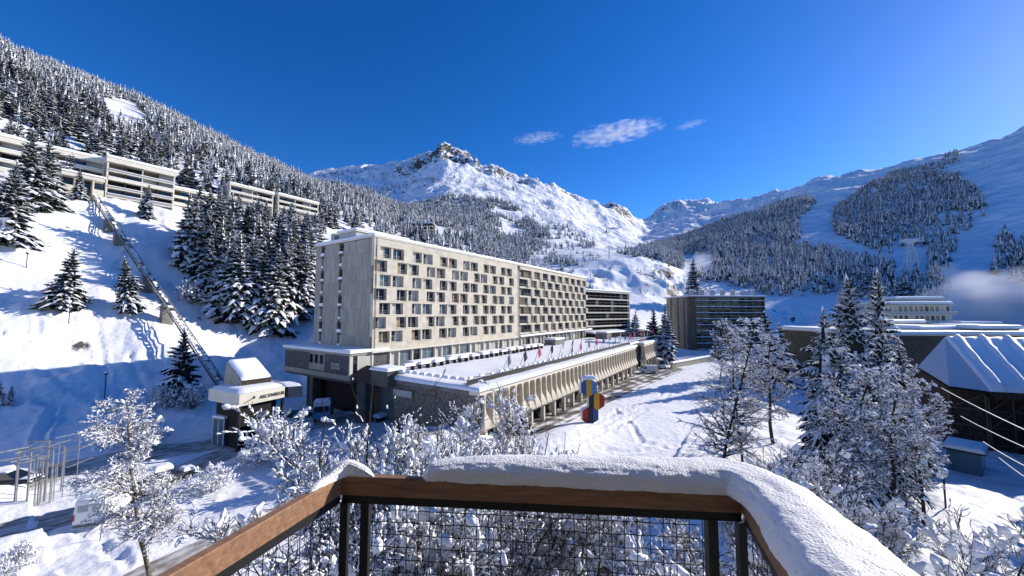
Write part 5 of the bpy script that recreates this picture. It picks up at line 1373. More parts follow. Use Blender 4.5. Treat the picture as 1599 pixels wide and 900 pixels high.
for k in (-1, 1):
    cu = MB(); pa = topp+Vector((k*2.2, k*-3, .5)); pb = farp+Vector((k*2.5, k*-3, 3+k*1.0)); last = pa
    for i in range(1, 25):
        f = i/24; q = pa.lerp(pb, f)-Vector((0, 0, 14*f*(1-f))); cu.tube(last, q, .2, 'steel_white', 4); last = q
    tag(cu.build('cable'), '%s cable running up from the pylon to the wooded ridge' % ('upper' if k > 0 else 'lower'), 'cable', 'cables of the cable car')
for (u, v, Y, lab) in ((1542, 322, 560, 'small ski lift pylon at the upper right edge of the square wood'), (1508, 300, 620, 'small ski lift pylon on the lit patch above the square wood'), (951, 391, 330, 'thin lift pylon on the snowy terrace under the saddle')):
    q = P(u, v, Y); z = ground(q.x, q.y); e = empty('ski_lift_pylon', (q.x, q.y, z), 0, lab, 'pylon'); h_ = 9 if Y > 400 else 11
    b = MB(); b.tube((0, 0, 0), (0, 0, h_), .4, 'steel', 5, .3); b.build('post', e); b = MB(); b.tube((-3, 0, h_), (3, 0, h_), .3, 'steel', 4); b.build('crossarm', e)

# ================================================================ RIGHT SIDE BUILDINGS
def simple_block(name, label, cat_, A, B, zb_, zt, depth, wall, floors=0, snow=.6, bands='white_render', win='glass', wn=0, seed=0):
    O, Xd, Yd, L = frame_of(A, B); e = empty(name, (0, 0, 0), label=label, cat=cat_)
    b = MB().frame(O, Xd, Yd); b.box((0, 0, zb_), (L, depth, zt-.35), wall).box((-.4, -.4, zt-.35), (L+.4, depth+.4, zt), bands); b.build('wall', e)
    r = random.Random(seed)
    if floors:
        fh = (zt-.6-zb_)/floors
        for f in range(floors):
            z = zb_+f*fh
            b = MB().frame(O, Xd, Yd); b.box((-.3, -1.1, z+fh-.12), (L+1.2, -.01, z+fh), bands).box((-.3, -1.12, z+.05), (L+1.2, -1.04, z+.75), 'grey_render'); b.snowslab(-.3, -1.2, L+1.2, -.8, z+.75, h=.15, r=.08); b.build('balcony', e)
            for k in range(wn):
                w = L/wn; q = MB(); q.box((.25, 0, 0), (w*.75, .05, fh*.55), r.choice([win, win, 'curtain', 'curtain_brown']))
                put_window(q.mesh('window'), e, Vector(O)+Xd*(k*w)-Yd*.06+Vector((0, 0, z+fh*.3)), Xd, Yd)
    b = MB().frame(O, Xd, Yd); b.snowslab(-.5, -.5, L+.5, depth+.5, zt, h=snow, r=.4, step=2); b.build('roof_snow', e, True)
    return e
def grd(p): return ground(p.x, p.y)
A, B = P(1385, 474, 135), P(1484, 474, 137); simple_block('white_hotel', 'white four-storey hotel with wraparound balconies behind the tall dark spruce', 'hotel', A, B, A.z-14, A.z, 16, 'white_render', 4, wn=12, snow=.8)
A, B = P(1398, 466, 150), P(1470, 466, 152); simple_block('roof_storey', 'set-back snow-covered top storey above the white hotel', 'building', A, B, A.z-3, A.z, 9, 'grey_render', 0, snow=.8)
A, B = P(1392, 503, 100), P(1441, 503, 103); simple_block('flat_roofed_hut', 'dark flat-roofed building with snow cap, left of the snowy roofs', 'building', A, B, 0, A.z, 10, 'concrete_dark', 0)
A, B = P(1436, 513, 86), P(1497, 513, 88); simple_block('flat_roofed_hut', 'dark flat-roofed box with small windows on the middle snowy roof', 'building', A, B, 0, A.z, 10, 'timber_green', 0)
A, B = P(1527, 512, 84), P(1592, 514, 84); simple_block('flat_roofed_hut', 'concrete roof box with dark door above the big ribbed roof', 'building', A, B, 0, A.z, 9, 'timber_green', 0)
A, B = P(1388, 522, 80), P(1600, 522, 80); A.x -= 2; B.x += 20; simple_block('dark_flat_building', 'wide dark building with flat snowy roof behind the ribbed roof lodge', 'building', A, B, -1, A.z, 30, 'timber_green', 0)
A, B = P(1500, 505, 130), P(1562, 505, 132); simple_block('far_flat_building', 'pale grey flat-roofed building in the snow mist at the far right', 'building', A, B, 0, A.z, 12, 'grey_render', 0)
# low shed with sloped snowy roof
A = P(1214, 513, 112); e = empty('sloped_roof_shed', (A.x, A.y, 0), R(-8), 'low shed with pitched snowy roof and cream gable, left of the tall spruces', 'shed')
zt = A.z; b = MB()
b.poly([(0, -6, zt-3.2), (9, -7, zt-4.0), (14, 0, zt+.3), (3, 2, zt+.8)], 'snow').poly([(9, -7, zt-4.0), (19, -5, zt-4.0), (14, 0, zt+.3)], 'white_render').poly([(0, -6, zt-3.2), (3, 2, zt+.8), (3, 2, -1), (0, -6, -1)], 'timber_dark').poly([(0, -6, -1), (9, -7, -1), (9, -7, zt-4.0), (0, -6, zt-3.2)], 'timber_dark').poly([(9, -7, -1), (19, -5, -1), (19, -5, zt-4.0), (9, -7, zt-4.0)], 'black')
b.poly([(3, 2, -1), (14, 0, -1), (14, 0, zt+.3), (3, 2, zt+.8)], 'timber_dark').poly([(14, 0, zt+.3), (19, -5, zt-4), (19, -5, -1), (14, 0, -1)], 'timber_dark')
b.build('wall', e)
snow_e = MB(); snow_e.snowslab(7, -10, 21, -5.5, zt-4.4, h=.6, r=.5); snow_e.box((7.2, -9.8, zt-5.6), (20.8, -5.6, zt-4.41), 'timber_dark'); snow_e.build('porch', e, False)
snow_poly([Vector((0, -6.3, zt-3.2)), Vector((9.2, -7.3, zt-4.0)), Vector((14.2, .2, zt+.35)), Vector((3, 2.2, zt+.85))], None, .5, 'roof_snow', e)

# the big lodge on timber scaffolding
lo = empty('ribbed_roof_lodge', (0, 0, 0), label='big dark timber lodge with ribbed snowy roof and pale triangular hip, right edge', cat='lodge')
Ra = P(1475, 527, 57); Lc = P(1433, 573, 55); Bc = P(1547, 612, 47); Md = P(1482, 603, 49)
ext = Vector((46, -16, 0))
M['tin'] = mat('pale_sheet_metal', (.62, .62, .64), .55, noise=.05, nscale=1.0, stretch=(3, 3, .3))
b = MB(); b.poly([Ra, Lc, Md, Bc], 'tin'); b.poly([Ra+Vector((.1, .2, -.25)), Lc+Vector((.1, .2, -.25)), Md+Vector((0, 0, -.25)), Bc+Vector((0, 0, -.25))][::-1], 'timber_dark'); b.build('hip_face', lo)
b = MB(); E0 = Ra+ext*1.35; E1 = Bc+ext*1.2
b.poly([Ra, Bc, E1, E0], 'timber_dark').poly([Bc+Vector((0, 0, -.02)), Bc+Vector((0, 0, -.9)), E1+Vector((0, 0, -.9)), E1], 'timber_dark')
bk = Vector((16, 20, 0)); b.poly([Lc, Ra, E0, E0+bk+Vector((0, 0, -6)), Lc+bk+Vector((0, 0, -3))], 'timber_dark')
b.build('roof', lo)
# ribbed snow
n1, n2 = 260, 26; vs = []; fs = []
for i in range(n1+1):
    for j in range(n2+1):
        f, g = i/n1, j/n2
        p = Ra.lerp(E0, f).lerp(Bc.lerp(E1, f), g)
        ph_ = (f*24) % 1
        rib = math.exp(-((ph_-.5)/.11)**2)*(.75+.12*math.sin(g*19+i//12))
        hz = .42+.06*math.sin(ph_*6.283+1)+rib*.6+.10*float(fbm(p.x*.8, p.y*.8, 4)-.5)
        if i == 0 or j == 0 or j == n2 or i == n1: hz = .02
        vs.append((p.x, p.y, p.z+hz))
for i in range(n1):
    for j in range(n2): q = i*(n2+1)+j; fs.append((q, q+1, q+n2+2, q+n2+1))
link('ribbed_snow', npmesh('ribbed_snow', vs, fs, mats=[M['snow']], smooth=True), lo)
# body below
wl = MB()
foot = -2.5
c1, c2, c3 = Lc+Vector((1.2, 1, 0)), Md+Vector((1.5, 1.5, 0)), Bc+Vector((1.0, 1.5, 0))
c4 = Bc+ext*1.15+Vector((0, 1.5, 0)); c5 = Lc+bk
for a, d in ((c1, c2), (c2, c3), (c3, c4)):
    wl.poly([(a.x, a.y, foot), (d.x, d.y, foot), (d.x, d.y, d.z-.4), (a.x, a.y, a.z-.4)], 'timber_dark')
wl.build('wall', lo)
rr = random.Random(12)
def scaffold(a, d, nm):
    L = (d-a).length; n = int(L/2.2); out = (d-a).normalized(); nv_ = Vector((out.y, -out.x, 0))
    for i in range(n+1):
        q = a.lerp(d, i/n)+nv_*.6; zt_ = q.z-.8
        s = MB(); s.tube((q.x, q.y, foot), (q.x, q.y, zt_), .11, 'timber_green', 5); s.build('scaffold_post', lo)
    for k in range(5):
        z = foot+1.2+k*2.1
        if z > min(a.z, d.z)-1: break
        s = MB(); pa = a+nv_*.75; pb = d+nv_*.75; s.tube((pa.x, pa.y, z), (pb.x, pb.y, z), .09, 'timber_green', 4); s.build('rail', lo)
        for i in range(n):
            q0 = a.lerp(d, i/n)+nv_*.8; q1 = a.lerp(d, (i+1)/n)+nv_*.8
            if rr.random() < .55:
                s = MB(); s.tube((q0.x, q0.y, z), (q1.x, q1.y, z+2.1), .06, 'timber_green', 4); s.build('brace', lo)
scaffold(c2, c3, 'a'); scaffold(c3, c3+(c4-c3)*.45, 'b')
sh = empty('glazed_porch', PZ(1512, 735, 0), R(35), 'small shaded glazed porch at the foot of the dark lodge wall', 'porch')
sh.location.z = ground(sh.location.x, sh.location.y)
b = MB(); b.box((0, -1, 0), (4, 1.5, 2.3), 'glass_blue').box((-.3, -1.3, 2.3), (4.3, 1.8, 2.5), 'timber_dark'); b.build('glazing', sh)
b = MB(); b.snowslab(-.3, -1.3, 4.3, 1.8, 2.5, h=.4, r=.3); b.build('roof_snow', sh, True)
# cables slanting across the lodge
for i, ((u0, v0, Y0), (u1, v1, Y1), nm) in enumerate([((1470, 606, 44), (1640, 690, 24), 'highest'), ((1500, 650, 42), (1640, 716, 24), 'second'), ((1535, 690, 38), (1640, 748, 24), 'third'), ((1560, 715, 36), (1640, 770, 24), 'lowest')]):
    a, d = P(u0, v0, Y0), P(u1, v1, Y1); s = MB(); last = a
    for k in range(1, 13):
        f = k/12; q = a.lerp(d, f)-Vector((0, 0, .5*f*(1-f))); s.tube(last, q, .035, 'steel_white', 4); last = q
    tag(s.build('overhead_cable'), '%s of the four snowy cables slanting across the dark lodge' % nm, 'cable', 'snowy cables before the lodge')
# far-left retaining wall of the car park's end
rwall = MB(); a = PZ(1052, 588, .3); d = PZ(1090, 566, .3); rwall.tube(a, d, .02, 'concrete_dark', 3)
a = PZ(1050, 576, 0); d = PZ(1130, 560, 0); O, Xd, Yd, L = frame_of(a, d); rw = MB().frame(O, Xd, Yd); rw.box((0, 0, -1), (L, .6, 1.6), 'concrete_panel'); ro = rw.build('low_wall'); tag(ro, 'low concrete wall with snow on top before the balcony block', 'wall')
rw = MB().frame(O, Xd, Yd); rw.snowslab(-.1, -.2, L+.1, .9, 1.6, h=.5, r=.2); rw.build('snow_cap', ro, True)
# snow-filled planter wall between underpass and shrubs
a = PZ(590, 662, 0); d = PZ(640, 646, 0); O, Xd, Yd, L = frame_of(a, d); rw = MB().frame(O, Xd, Yd); rw.box((0, 0, -1), (L, .5, .9), 'timber_dark'); ro = rw.build('low_ramp_wall'); tag(ro, 'dark low ramp wall with snow on top, left of the stone end wall', 'wall')
rw = MB().frame(O, Xd, Yd); rw.snowslab(-.1, -.5, L+.1, 1.2, .9, h=.5, r=.2); rw.build('snow_cap', ro, True)
# ================================================================ BARE TREES WITH SNOW
_t = (1+5**.5)/2
ICO = np.array([(-1,_t,0),(1,_t,0),(-1,-_t,0),(1,-_t,0),(0,-1,_t),(0,1,_t),(0,-1,-_t),(0,1,-_t),(_t,0,-1),(_t,0,1),(-_t,0,-1),(-_t,0,1)])/math.hypot(1,_t)
ICF = np.array([(0,11,5),(0,5,1),(0,1,7),(0,7,10),(0,10,11),(1,5,9),(5,11,4),(11,10,2),(10,7,6),(7,1,8),(3,9,4),(3,4,2),(3,2,6),(3,6,8),(3,8,9),(4,9,5),(2,4,11),(6,2,10),(8,6,7),(9,8,1)])
def subdiv(V, F):
    V = [tuple(v) for v in V]; c = {}; out = []
    def mid(a, b):
        k = (min(a, b), max(a, b))
        if k not in c:
            m = (np.array(V[a])+np.array(V[b]))/2; m /= np.linalg.norm(m); c[k] = len(V); V.append(tuple(m))
        return c[k]
    for a, b, d in F:
        x, y, z = mid(a, b), mid(b, d), mid(d, a); out += [(a, x, z), (b, y, x), (d, z, y), (x, y, z)]
    return np.array(V), np.array(out)
ICO2, ICF2 = subdiv(ICO, ICF)
class Bare:
    def __init__(s, seed): s.g = np.random.RandomState(seed); s.segs = []; s.blobs = []; s.strips = []
    def grow(s, p, d, L, r, lev, P_):
        g = s.g; n = P_['n'][lev]; step = L/n; p = np.array(p, float); d = np.array(d, float); d /= np.linalg.norm(d)
        pts = [p.copy()]
        for i in range(n):
            d = d+g.randn(3)*P_['wob'][lev]+np.array([0, 0, P_['up'][lev]]); d /= np.linalg.norm(d)
            q = p+d*step; r1 = r*(1-.75*(i+1)/n)
            r0 = r*(1-.75*i/n)
            s.segs.append((p, q, max(r0, P_['rmin']), max(r1, P_['rmin'])))
            hz = math.hypot(d[0], d[1])
            if lev >= P_['slev'] and g.rand() < P_['strip'] and hz > .3: s.strips.append((p, q, max(r0*1.6, P_['sw'])*(.6+.8*g.rand()), lev))
            if lev >= P_['slev'] and g.rand() < P_['blob']*(1 if lev >= len(P_['n'])-1 else .5): s.blobs.append((q, d, P_['bs']*(.35+g.rand()**2*1.1)))
            if lev+1 < len(P_['n']) and i >= P_['start'][lev]*n:
                k = P_['kids'][lev]; k = int(k)+(g.rand() < k % 1)
                for _ in range(k):
                    a = g.rand()*6.283; o = np.array([math.cos(a), math.sin(a), 0]); o -= d*np.dot(o, d); o /= np.linalg.norm(o)+1e-6
                    sp = P_['ang'][lev]*(.7+.6*g.rand())
                    dd = d*math.cos(sp)+o*math.sin(sp)
                    t = g.rand(); s.grow(p*(1-t)+q*t, dd, L*P_['len'][lev]*(1-.55*i/n)*(.7+.6*g.rand()), r1*.62, lev+1, P_)
            p = q
    def wood(s, nside=4):
        A = np.array([q[0] for q in s.segs]); B = np.array([q[1] for q in s.segs]); ra = np.array([q[2] for q in s.segs]); rb = np.array([q[3] for q in s.segs])
        d = B-A; d /= np.linalg.norm(d, axis=1)[:, None]+1e-9
        ref = np.where(np.abs(d[:, 2:3]) < .9, np.array([[0, 0, 1.0]]), np.array([[1.0, 0, 0]]))
        u = np.cross(d, ref); u /= np.linalg.norm(u, axis=1)[:, None]; w = np.cross(d, u)
        V = []
        for E, r in ((A, ra), (B, rb)):
            for k in range(nside):
                t = 6.283*k/nside; V.append(E+(u*math.cos(t)+w*math.sin(t))*r[:, None])
        V = np.stack(V, 1); n = len(A); F = []
        for k in range(nside):
            j = (k+1) % nside; F.append((k, j, nside+j, nside+k))
        F = np.array(F)[None]+(np.arange(n)*2*nside)[:, None, None]
        return V.reshape(-1, 3), F.reshape(-1, 4)
    def snow(s, hi=True):
        Vs = []; Fs = []; off = 0; g = s.g
        if s.strips:
            A = np.array([q[0] for q in s.strips]); B = np.array([q[1] for q in s.strips]); w = np.array([q[2] for q in s.strips])[:, None]
            d = B-A; d /= np.linalg.norm(d, axis=1)[:, None]; u = np.cross(d, [[0, 0, 1.0]]); u /= np.linalg.norm(u, axis=1)[:, None]+1e-9
            h = w*(1.1+.6*g.rand(len(A), 1)); Z_ = np.array([[0, 0, 1.0]])
            ring = lambda E, k: [E+u*w*k-Z_*w*.15, E+u*w*.7*k+Z_*h*.65*k, E+Z_*h*k, E-u*w*.7*k+Z_*h*.65*k, E-u*w*k-Z_*w*.15]
            M_ = (A+B)/2
            V = np.stack(ring(A, .7)+ring(M_, 1.1)+ring(B, .7), 1)
            F = [(a*5+k, a*5+k+1, (a+1)*5+k+1, (a+1)*5+k) for a in range(2) for k in range(4)]+[(4, 3, 2, 1), (0, 4, 1, 1)]
            F = [f for f in F if len(set(f)) == 4]
            F = np.array(F); T = np.concatenate([F[:, [0, 1, 2]], F[:, [0, 2, 3]]])
            Vs.append(V.reshape(-1, 3)); Fs.append((T[None]+(np.arange(len(A))*15)[:, None, None]).reshape(-1, 3)); off += len(A)*15
        if s.blobs:
            bv, bf = (ICO2, ICF2) if hi else (ICO, ICF)
            n = len(s.blobs); c = np.array([q[0] for q in s.blobs]); dd = np.array([q[1] for q in s.blobs]); sz = np.array([q[2] for q in s.blobs])
            u = np.cross(dd, [[0, 0, 1.0]]); u /= np.linalg.norm(u, axis=1)[:, None]+1e-6; w = np.cross(u, dd)
            jit = 1+.38*(g.rand(n, len(bv))-.5)*1.6
            sx = sz*(.9+.9*g.rand(n)); sy = sz*(.45+.35*g.rand(n)); sw = sz*(.5+.4*g.rand(n))
            V = c[:, None]+(bv[None, :, 0:1]*(dd*sx[:, None])[:, None]+bv[None, :, 1:2]*(u*sy[:, None])[:, None]+bv[None, :, 2:3]*(w*sw[:, None])[:, None])*jit[..., None]
            V[..., 2] += (sz*.35)[:, None]
            Vs.append(V.reshape(-1, 3)); Fs.append((bf[None]+(np.arange(n)*len(bv))[:, None, None]).reshape(-1, 3)+off)
        return np.vstack(Vs), np.vstack(Fs)
def bare_meshes(seed, P_, H, stems=1, spread=.2, bark='bark', hi=True, lean=(0, 0), nside=4):
    b = Bare(seed); g = b.g
    for k in range(stems):
        a = 6.283*k/stems+g.rand(); s_ = spread*(.5+g.rand())
        b.grow((.15*math.cos(a)*(stems > 1), .15*math.sin(a)*(stems > 1), -.3), (math.cos(a)*s_+lean[0], math.sin(a)*s_+lean[1], 1), H*(.75+.3*g.rand() if stems > 1 else 1), P_['r'], 0, P_)
    wv, wf = b.wood(nside); sv, sf = b.snow(hi)
    Ht = float(np.percentile(wv[:, 2], 99.7)); print('bare', seed, len(wf), len(sf), round(Ht, 1))
    return (npmesh('branches', wv, wf, mats=[M[bark]], smooth=True), npmesh('clinging_snow', sv, sf, mats=[M['snow_tree']], smooth=True), Ht)
def bare_tree(ms, x, y, label, cat='tree', name='bare_tree', h=None, rot=0, group=None, z=None):
    z = ground(x, y) if z is None else z; e = empty(name, (x, y, z), rot, label, cat, group)
    k = (h or ms[2])/ms[2]; e.scale = (k, k, k)
    w = link('trunk_and_branches', ms[0], e); cs = link('clinging_snow', ms[1], e); cs['kind'] = 'stuff'; return e
# tall multi-stem shrubs right under the balcony
PS = dict(n=[9, 6, 4, 3], wob=[.10, .16, .22, .25], up=[.04, .10, .10, .05], kids=[2.3, 2.3, 1.9], start=[.30, .12, .1], ang=[.6, .65, .75], len=[.33, .5, .55], r=.075, rmin=.009, slev=1, strip=.42, sw=.024, blob=.07, bs=.12)
SH = [bare_meshes(500+i, PS, 13, stems=5, spread=.22) for i in range(4)]
PL = dict(PS); PL.update(blob=.03, strip=.28, bs=.09)
SHL = [bare_meshes(520+i, PL, 13, stems=6, spread=.2) for i in range(2)]
def put_u(u, Y, vt):
    q = P(u, vt, Y); return q.x, q.y, q.z-ground(q.x, q.y)
FS = [
 (548,15,694,0,'snow-clumped shrub just behind the left corner of the balcony rail'),
 (602,17,676,1,'snow-clumped shrub left of the twin dark stems, before the stone gallery wall'),
 (655,14,676,2,'upright snowy shrub at the left end of the rail\'s long snow cap'),
 (702,19,664,3,'snowy shrub rising before the corner of the stone end wall'),
 (752,15,676,0,'dense snowy shrub behind the left part of the rail snow'),
 (803,18,664,1,'tallest snowy shrub behind the middle of the rail snow'),
 (852,14,684,2,'snowy shrub left of the coloured sculpture, near the rail'),
 (640,10.5,762,3,'shrub seen through the left part of the wire mesh'),
 (740,10,770,0,'snowy shrub filling the middle of the wire mesh'),
 (830,10.5,768,1,'snow-laden shrub behind the mesh left of its bright gap'),
 (905,13,762,2,'shrub with thick snow clumps right of the middle of the mesh'),
 (575,10.5,790,2,'shrub right below the left corner post'),
 (1215,14,742,3,'snow-clumped shrub just outside the right rail corner'),
 (1310,13,744,1,'thickly snow-covered shrub in the middle of the lower right corner'),
 (1362,14,738,2,'snow-covered shrub below the two dark trunks'),
 (1408,12,760,3,'bright snow-laden shrub left of the globe street lamp'),
 (1455,11.5,806,0,'spreading snowy shrub below the globe street lamp'),
 (1330,10,800,2,'low snowy shrub against the outer edge of the right rail snow'),
 (1420,9.5,830,1,'lowest snowy shrub in the lower right, touching the picture edge'),
 (1250,10.5,790,1,'snowy shrub squeezed behind the bend of the right rail snow'),
]
for i, (u, Y, vt, k, lab) in enumerate(FS):
    x, y, h = put_u(u, Y, vt-12); bare_tree((SH+SHL)[k if i % 5 else 4+(i//5) % 2], x, y, lab, 'shrub', 'snowy_shrub', h=h, rot=i*1.3)
# slim whips
PW = dict(n=[12, 5, 3], wob=[.05, .12, .2], up=[.05, .1, .1], kids=[.9, .8], start=[.35, .2], ang=[.5, .6], len=[.2, .4], r=.06, rmin=.008, slev=0, strip=.10, sw=.03, blob=.12, bs=.10)
WH = [bare_meshes(540+i, PW, 13, stems=2, spread=.08) for i in range(3)]
for i, (u, Y, vt, lab) in enumerate([(525,16,612,'slim bare sapling rising before the truck'), (552,17,600,'slim leaning sapling before the underpass pillar'), (572,16,592,'tallest slim sapling before the dark underpass'), (603,18,605,'slim sapling before the terrace corner box'), (645,17,600,'slim sapling before the left edge of the stone wall'), (688,18,612,'bare sapling in front of the stone end wall'), (855,17,640,'bare sapling before the gallery fins'), (880,18,650,'thin bare sapling just left of the coloured sculpture')]):
    x, y, h = put_u(u, Y, vt); bare_tree(WH[i % 3], x, y, lab, 'sapling', 'bare_sapling', h=h, rot=i)
# birch at the left
PB = dict(n=[14, 8, 6, 4], wob=[.05, .13, .2, .25], up=[.03, .01, -.02, -.06], kids=[2.6, 2.6, 2.2], start=[.22, .12, .1], ang=[.85, .75, .8], len=[.32, .5, .5], r=.17, rmin=.009, slev=1, strip=.55, sw=.022, blob=.035, bs=.09)
BI = bare_meshes(561, PB, 13.5, bark='birch', nside=5)
x, y, h = put_u(262, 23, 606); bare_tree(BI, x, y, 'large snowy birch with crooked trunk in the lower left', 'birch', 'birch_tree', h=h*1.0, rot=2.0)
PD = dict(PB); PD.update(ang=[.95,.75,.8], blob=.06, strip=.45, bs=.12, sw=.035, r=.22, rmin=.017, kids=[2.0, 2.3, 1.9], len=[.30, .5, .5])
DE = [bare_meshes(571+i, PD, 14, nside=4, hi=False) for i in range(3)]
for i, (u, Y, vt, lab) in enumerate([(1424,31,575,'wide snow-covered broadleaf tree in shade before the lodge'), (1392,28,590,'snowy broadleaf tree with two dark trunks, left of the globe lamp'), (1262,31,560,'snow-plastered broadleaf tree left of the tall spruces'), (1335,27,660,'snowy broadleaf tree before the foot of the tall spruces'), (1200,50,510,'frosted tree between the balcony block and the low shed')]):
    x, y, h = put_u(u, Y, vt); bare_tree(DE[i % 3], x, y, lab, 'tree', 'snowy_tree', h=h, rot=i*2.2)
# larches
PA = dict(n=[22, 8, 4], wob=[.02, .10, .22], up=[.03, .015, -.05], kids=[3.4, 2.6], start=[.05, .1], ang=[1.35, .8], len=[.30, .34], r=.17, rmin=.011, slev=1, strip=.40, sw=.04, blob=.07, bs=.14)
LA = [bare_meshes(581+i, PA, 17, nside=5, hi=False) for i in range(2)]
for i, (u, Y, vt, lab) in enumerate([(1118,42,498,'tall dark-stemmed larch with snowy arching branches right of the sculpture'), (1152,44,528,'second larch, just right of the tall dark-stemmed one')]):
    x, y, h = put_u(u, Y, vt); bare_tree(LA[i], x, y, lab, 'larch', 'larch_tree', h=h, rot=i*2.6)
PK = dict(PB); PK.update(blob=.05, strip=.08, bs=.18, r=.16, rmin=.03)
BR = bare_meshes(591, PK, 12, bark='larch', hi=False)
for i, (u, Y, vt, lab) in enumerate([(1120,95,500,'russet bare tree before the dark balcony block'), (1160,100,512,'second russet tree before the right half of the balcony block'), (1180,75,555,'brownish bare tree right of the larches')]):
    x, y, h = put_u(u, Y, vt); bare_tree(BR, x, y, lab, 'tree', 'russet_tree', h=h, rot=i*2)
# small bushes
PU = dict(n=[5, 4, 3], wob=[.15, .2, .25], up=[.02, .03, .02], kids=[2.6, 2.4], start=[.1, .1], ang=[.7, .8], len=[.6, .55], r=.05, rmin=.012, slev=0, strip=.6, sw=.05, blob=.35, bs=.14)
BU = [bare_meshes(601+i, PU, 3.6, stems=9, spread=.8, hi=False) for i in range(2)]
PU2 = dict(PU); PU2.update(blob=.15, strip=.2)
BU2 = bare_meshes(611, PU2, 3.6, stems=9, spread=.8, bark='larch', hi=False)
for i, (u, vb, vt, ms, lab) in enumerate([(440,708,645,BU[0],'round bush thickly covered in snow, right of the silver car'), (395,728,690,BU[1],'small snowy bush in front of the lift station road'), (480,720,672,BU[1],'snowy bush between the round bush and the balcony corner'), (260,640,598,BU2,'brown twiggy bush at the foot of the dark spruce by the lift track'), (300,640,600,BU2,'brown twiggy bush right below the dark spruce by the lift track'), (215,700,655,BU[0],'snowy bush on the bank left of the birch crown'), (300,474,438,BU2,'frosted grey bush on the slope below the spruce clump'), (330,770,728,BU[0],'snowy bush between the birch and the lower road'), (20,890,815,BU[1],'bare twigs with snow in the lower left corner'), (500,752,700,BU[1],'snowy bush just left of the balcony corner')]):
    p, h = at_px(u, vb, vt, 14, 300); bare_tree(ms, p.x, p.y, lab, 'bush', 'snowy_bush', h=h*(.55 if u == 20 else 1), rot=i*1.4)
PT = dict(PW); PT.update(r=.05, blob=.05)
TT = bare_meshes(621, PT, 4, stems=1, spread=.05)
p, h = at_px(155, 845, 775, 15, 100); bare_tree(TT, p.x, p.y, 'small leafless sapling on the snow below the white van', 'sapling', 'bare_sapling', h=h)
p, h = at_px(172, 762, 735, 15, 100)
spruce(p.x, p.y, p.z, max(h, 1.6), MIDP[0], 'tiny young spruce right beside the white van', w=1.1)

# ================================================================ BALCONY RAILING
wood = bpy.data.materials.new('brown_stained_wood'); wood.use_nodes = True
n = wood.node_tree; b_ = n.nodes['Principled BSDF']; tc = n.nodes.new('ShaderNodeTexCoord'); mp = n.nodes.new('ShaderNodeMapping'); mp.inputs['Scale'].default_value = (6, 60, 60)
tn = n.nodes.new('ShaderNodeTexNoise'); tn.inputs['Scale'].default_value = 1.0; tn.inputs['Detail'].default_value = 8; rp = n.nodes.new('ShaderNodeValToRGB')
rp.color_ramp.elements[0].position = .3; rp.color_ramp.elements[0].color = (.18, .092, .05, 1); rp.color_ramp.elements[1].position = .72; rp.color_ramp.elements[1].color = (.33, .185, .105, 1)
n.links.new(tc.outputs['Object'], mp.inputs['Vector']); n.links.new(mp.outputs[0], tn.inputs['Vector']); n.links.new(tn.outputs['Fac'], rp.inputs['Fac']); n.links.new(rp.outputs['Color'], b_.inputs['Base Color']); b_.inputs['Roughness'].default_value = .62
bu = n.nodes.new('ShaderNodeBump'); bu.inputs['Strength'].default_value = .35; bu.inputs['Distance'].default_value = .002; n.links.new(tn.outputs['Fac'], bu.inputs['Height']); n.links.new(bu.outputs['Normal'], b_.inputs['Normal'])
M['wood'] = wood
RT = CAMZ-.70
PLc = PZ(534, 744, RT); PRc = PZ(1158, 770, RT)
dl = Vector((-.296, -.955, 0)); le = PLc+dl*2.3; re_ = PRc+dl*2.2
rail = empty('balcony_railing', (PLc.x, PLc.y, CAMZ-1.75), 0, 'brown wooden balcony rail on black steel posts with crimped wire mesh', 'railing')
def wl_(o):  # parent with world coordinates kept
    o.parent = rail; o.location = -rail.location; return o
inn = Vector((0, 0, 0)); cenr = Vector((.05, .2, 0))
def offs(a, d, k):   # outward normal of a rail run
    t = (d-a).normalized(); nrm = Vector((t.y, -t.x, 0)); m_ = (a+d)/2
    if (m_-cenr).dot(nrm) < 0: nrm = -nrm
    return nrm*k
def mitre(a, b, c, k):   # offset of corner b
    n1 = offs(a, b, 1); n2 = offs(b, c, 1); s_ = (n1+n2).normalized(); return s_*(k/max(.3, s_.dot(n1)))
TH = .034; HH_ = .078
def board(p, q, po, qo, name, z0=None):
    z1 = 0; z0 = -HH_ if z0 is None else z0
    b = MB(); b.hexa([p+Vector((0, 0, z0)), q+Vector((0, 0, z0)), q+qo+Vector((0, 0, z0)), p+po+Vector((0, 0, z0)), p, q, q+qo, p+po], 'wood')
    o = b.build(name); wl_(o); bv = o.modifiers.new('bevel', 'BEVEL'); bv.width = .003; bv.segments = 2; return o
mL = mitre(le, PLc, PRc, TH); mR = mitre(PLc, PRc, re_, TH)
board(PLc, PRc, mL, mR, 'wooden_rail'); board(le, PLc, offs(le, PLc, TH), mL, 'wooden_rail'); board(PRc, re_, mR, offs(PRc, re_, TH), 'wooden_rail')
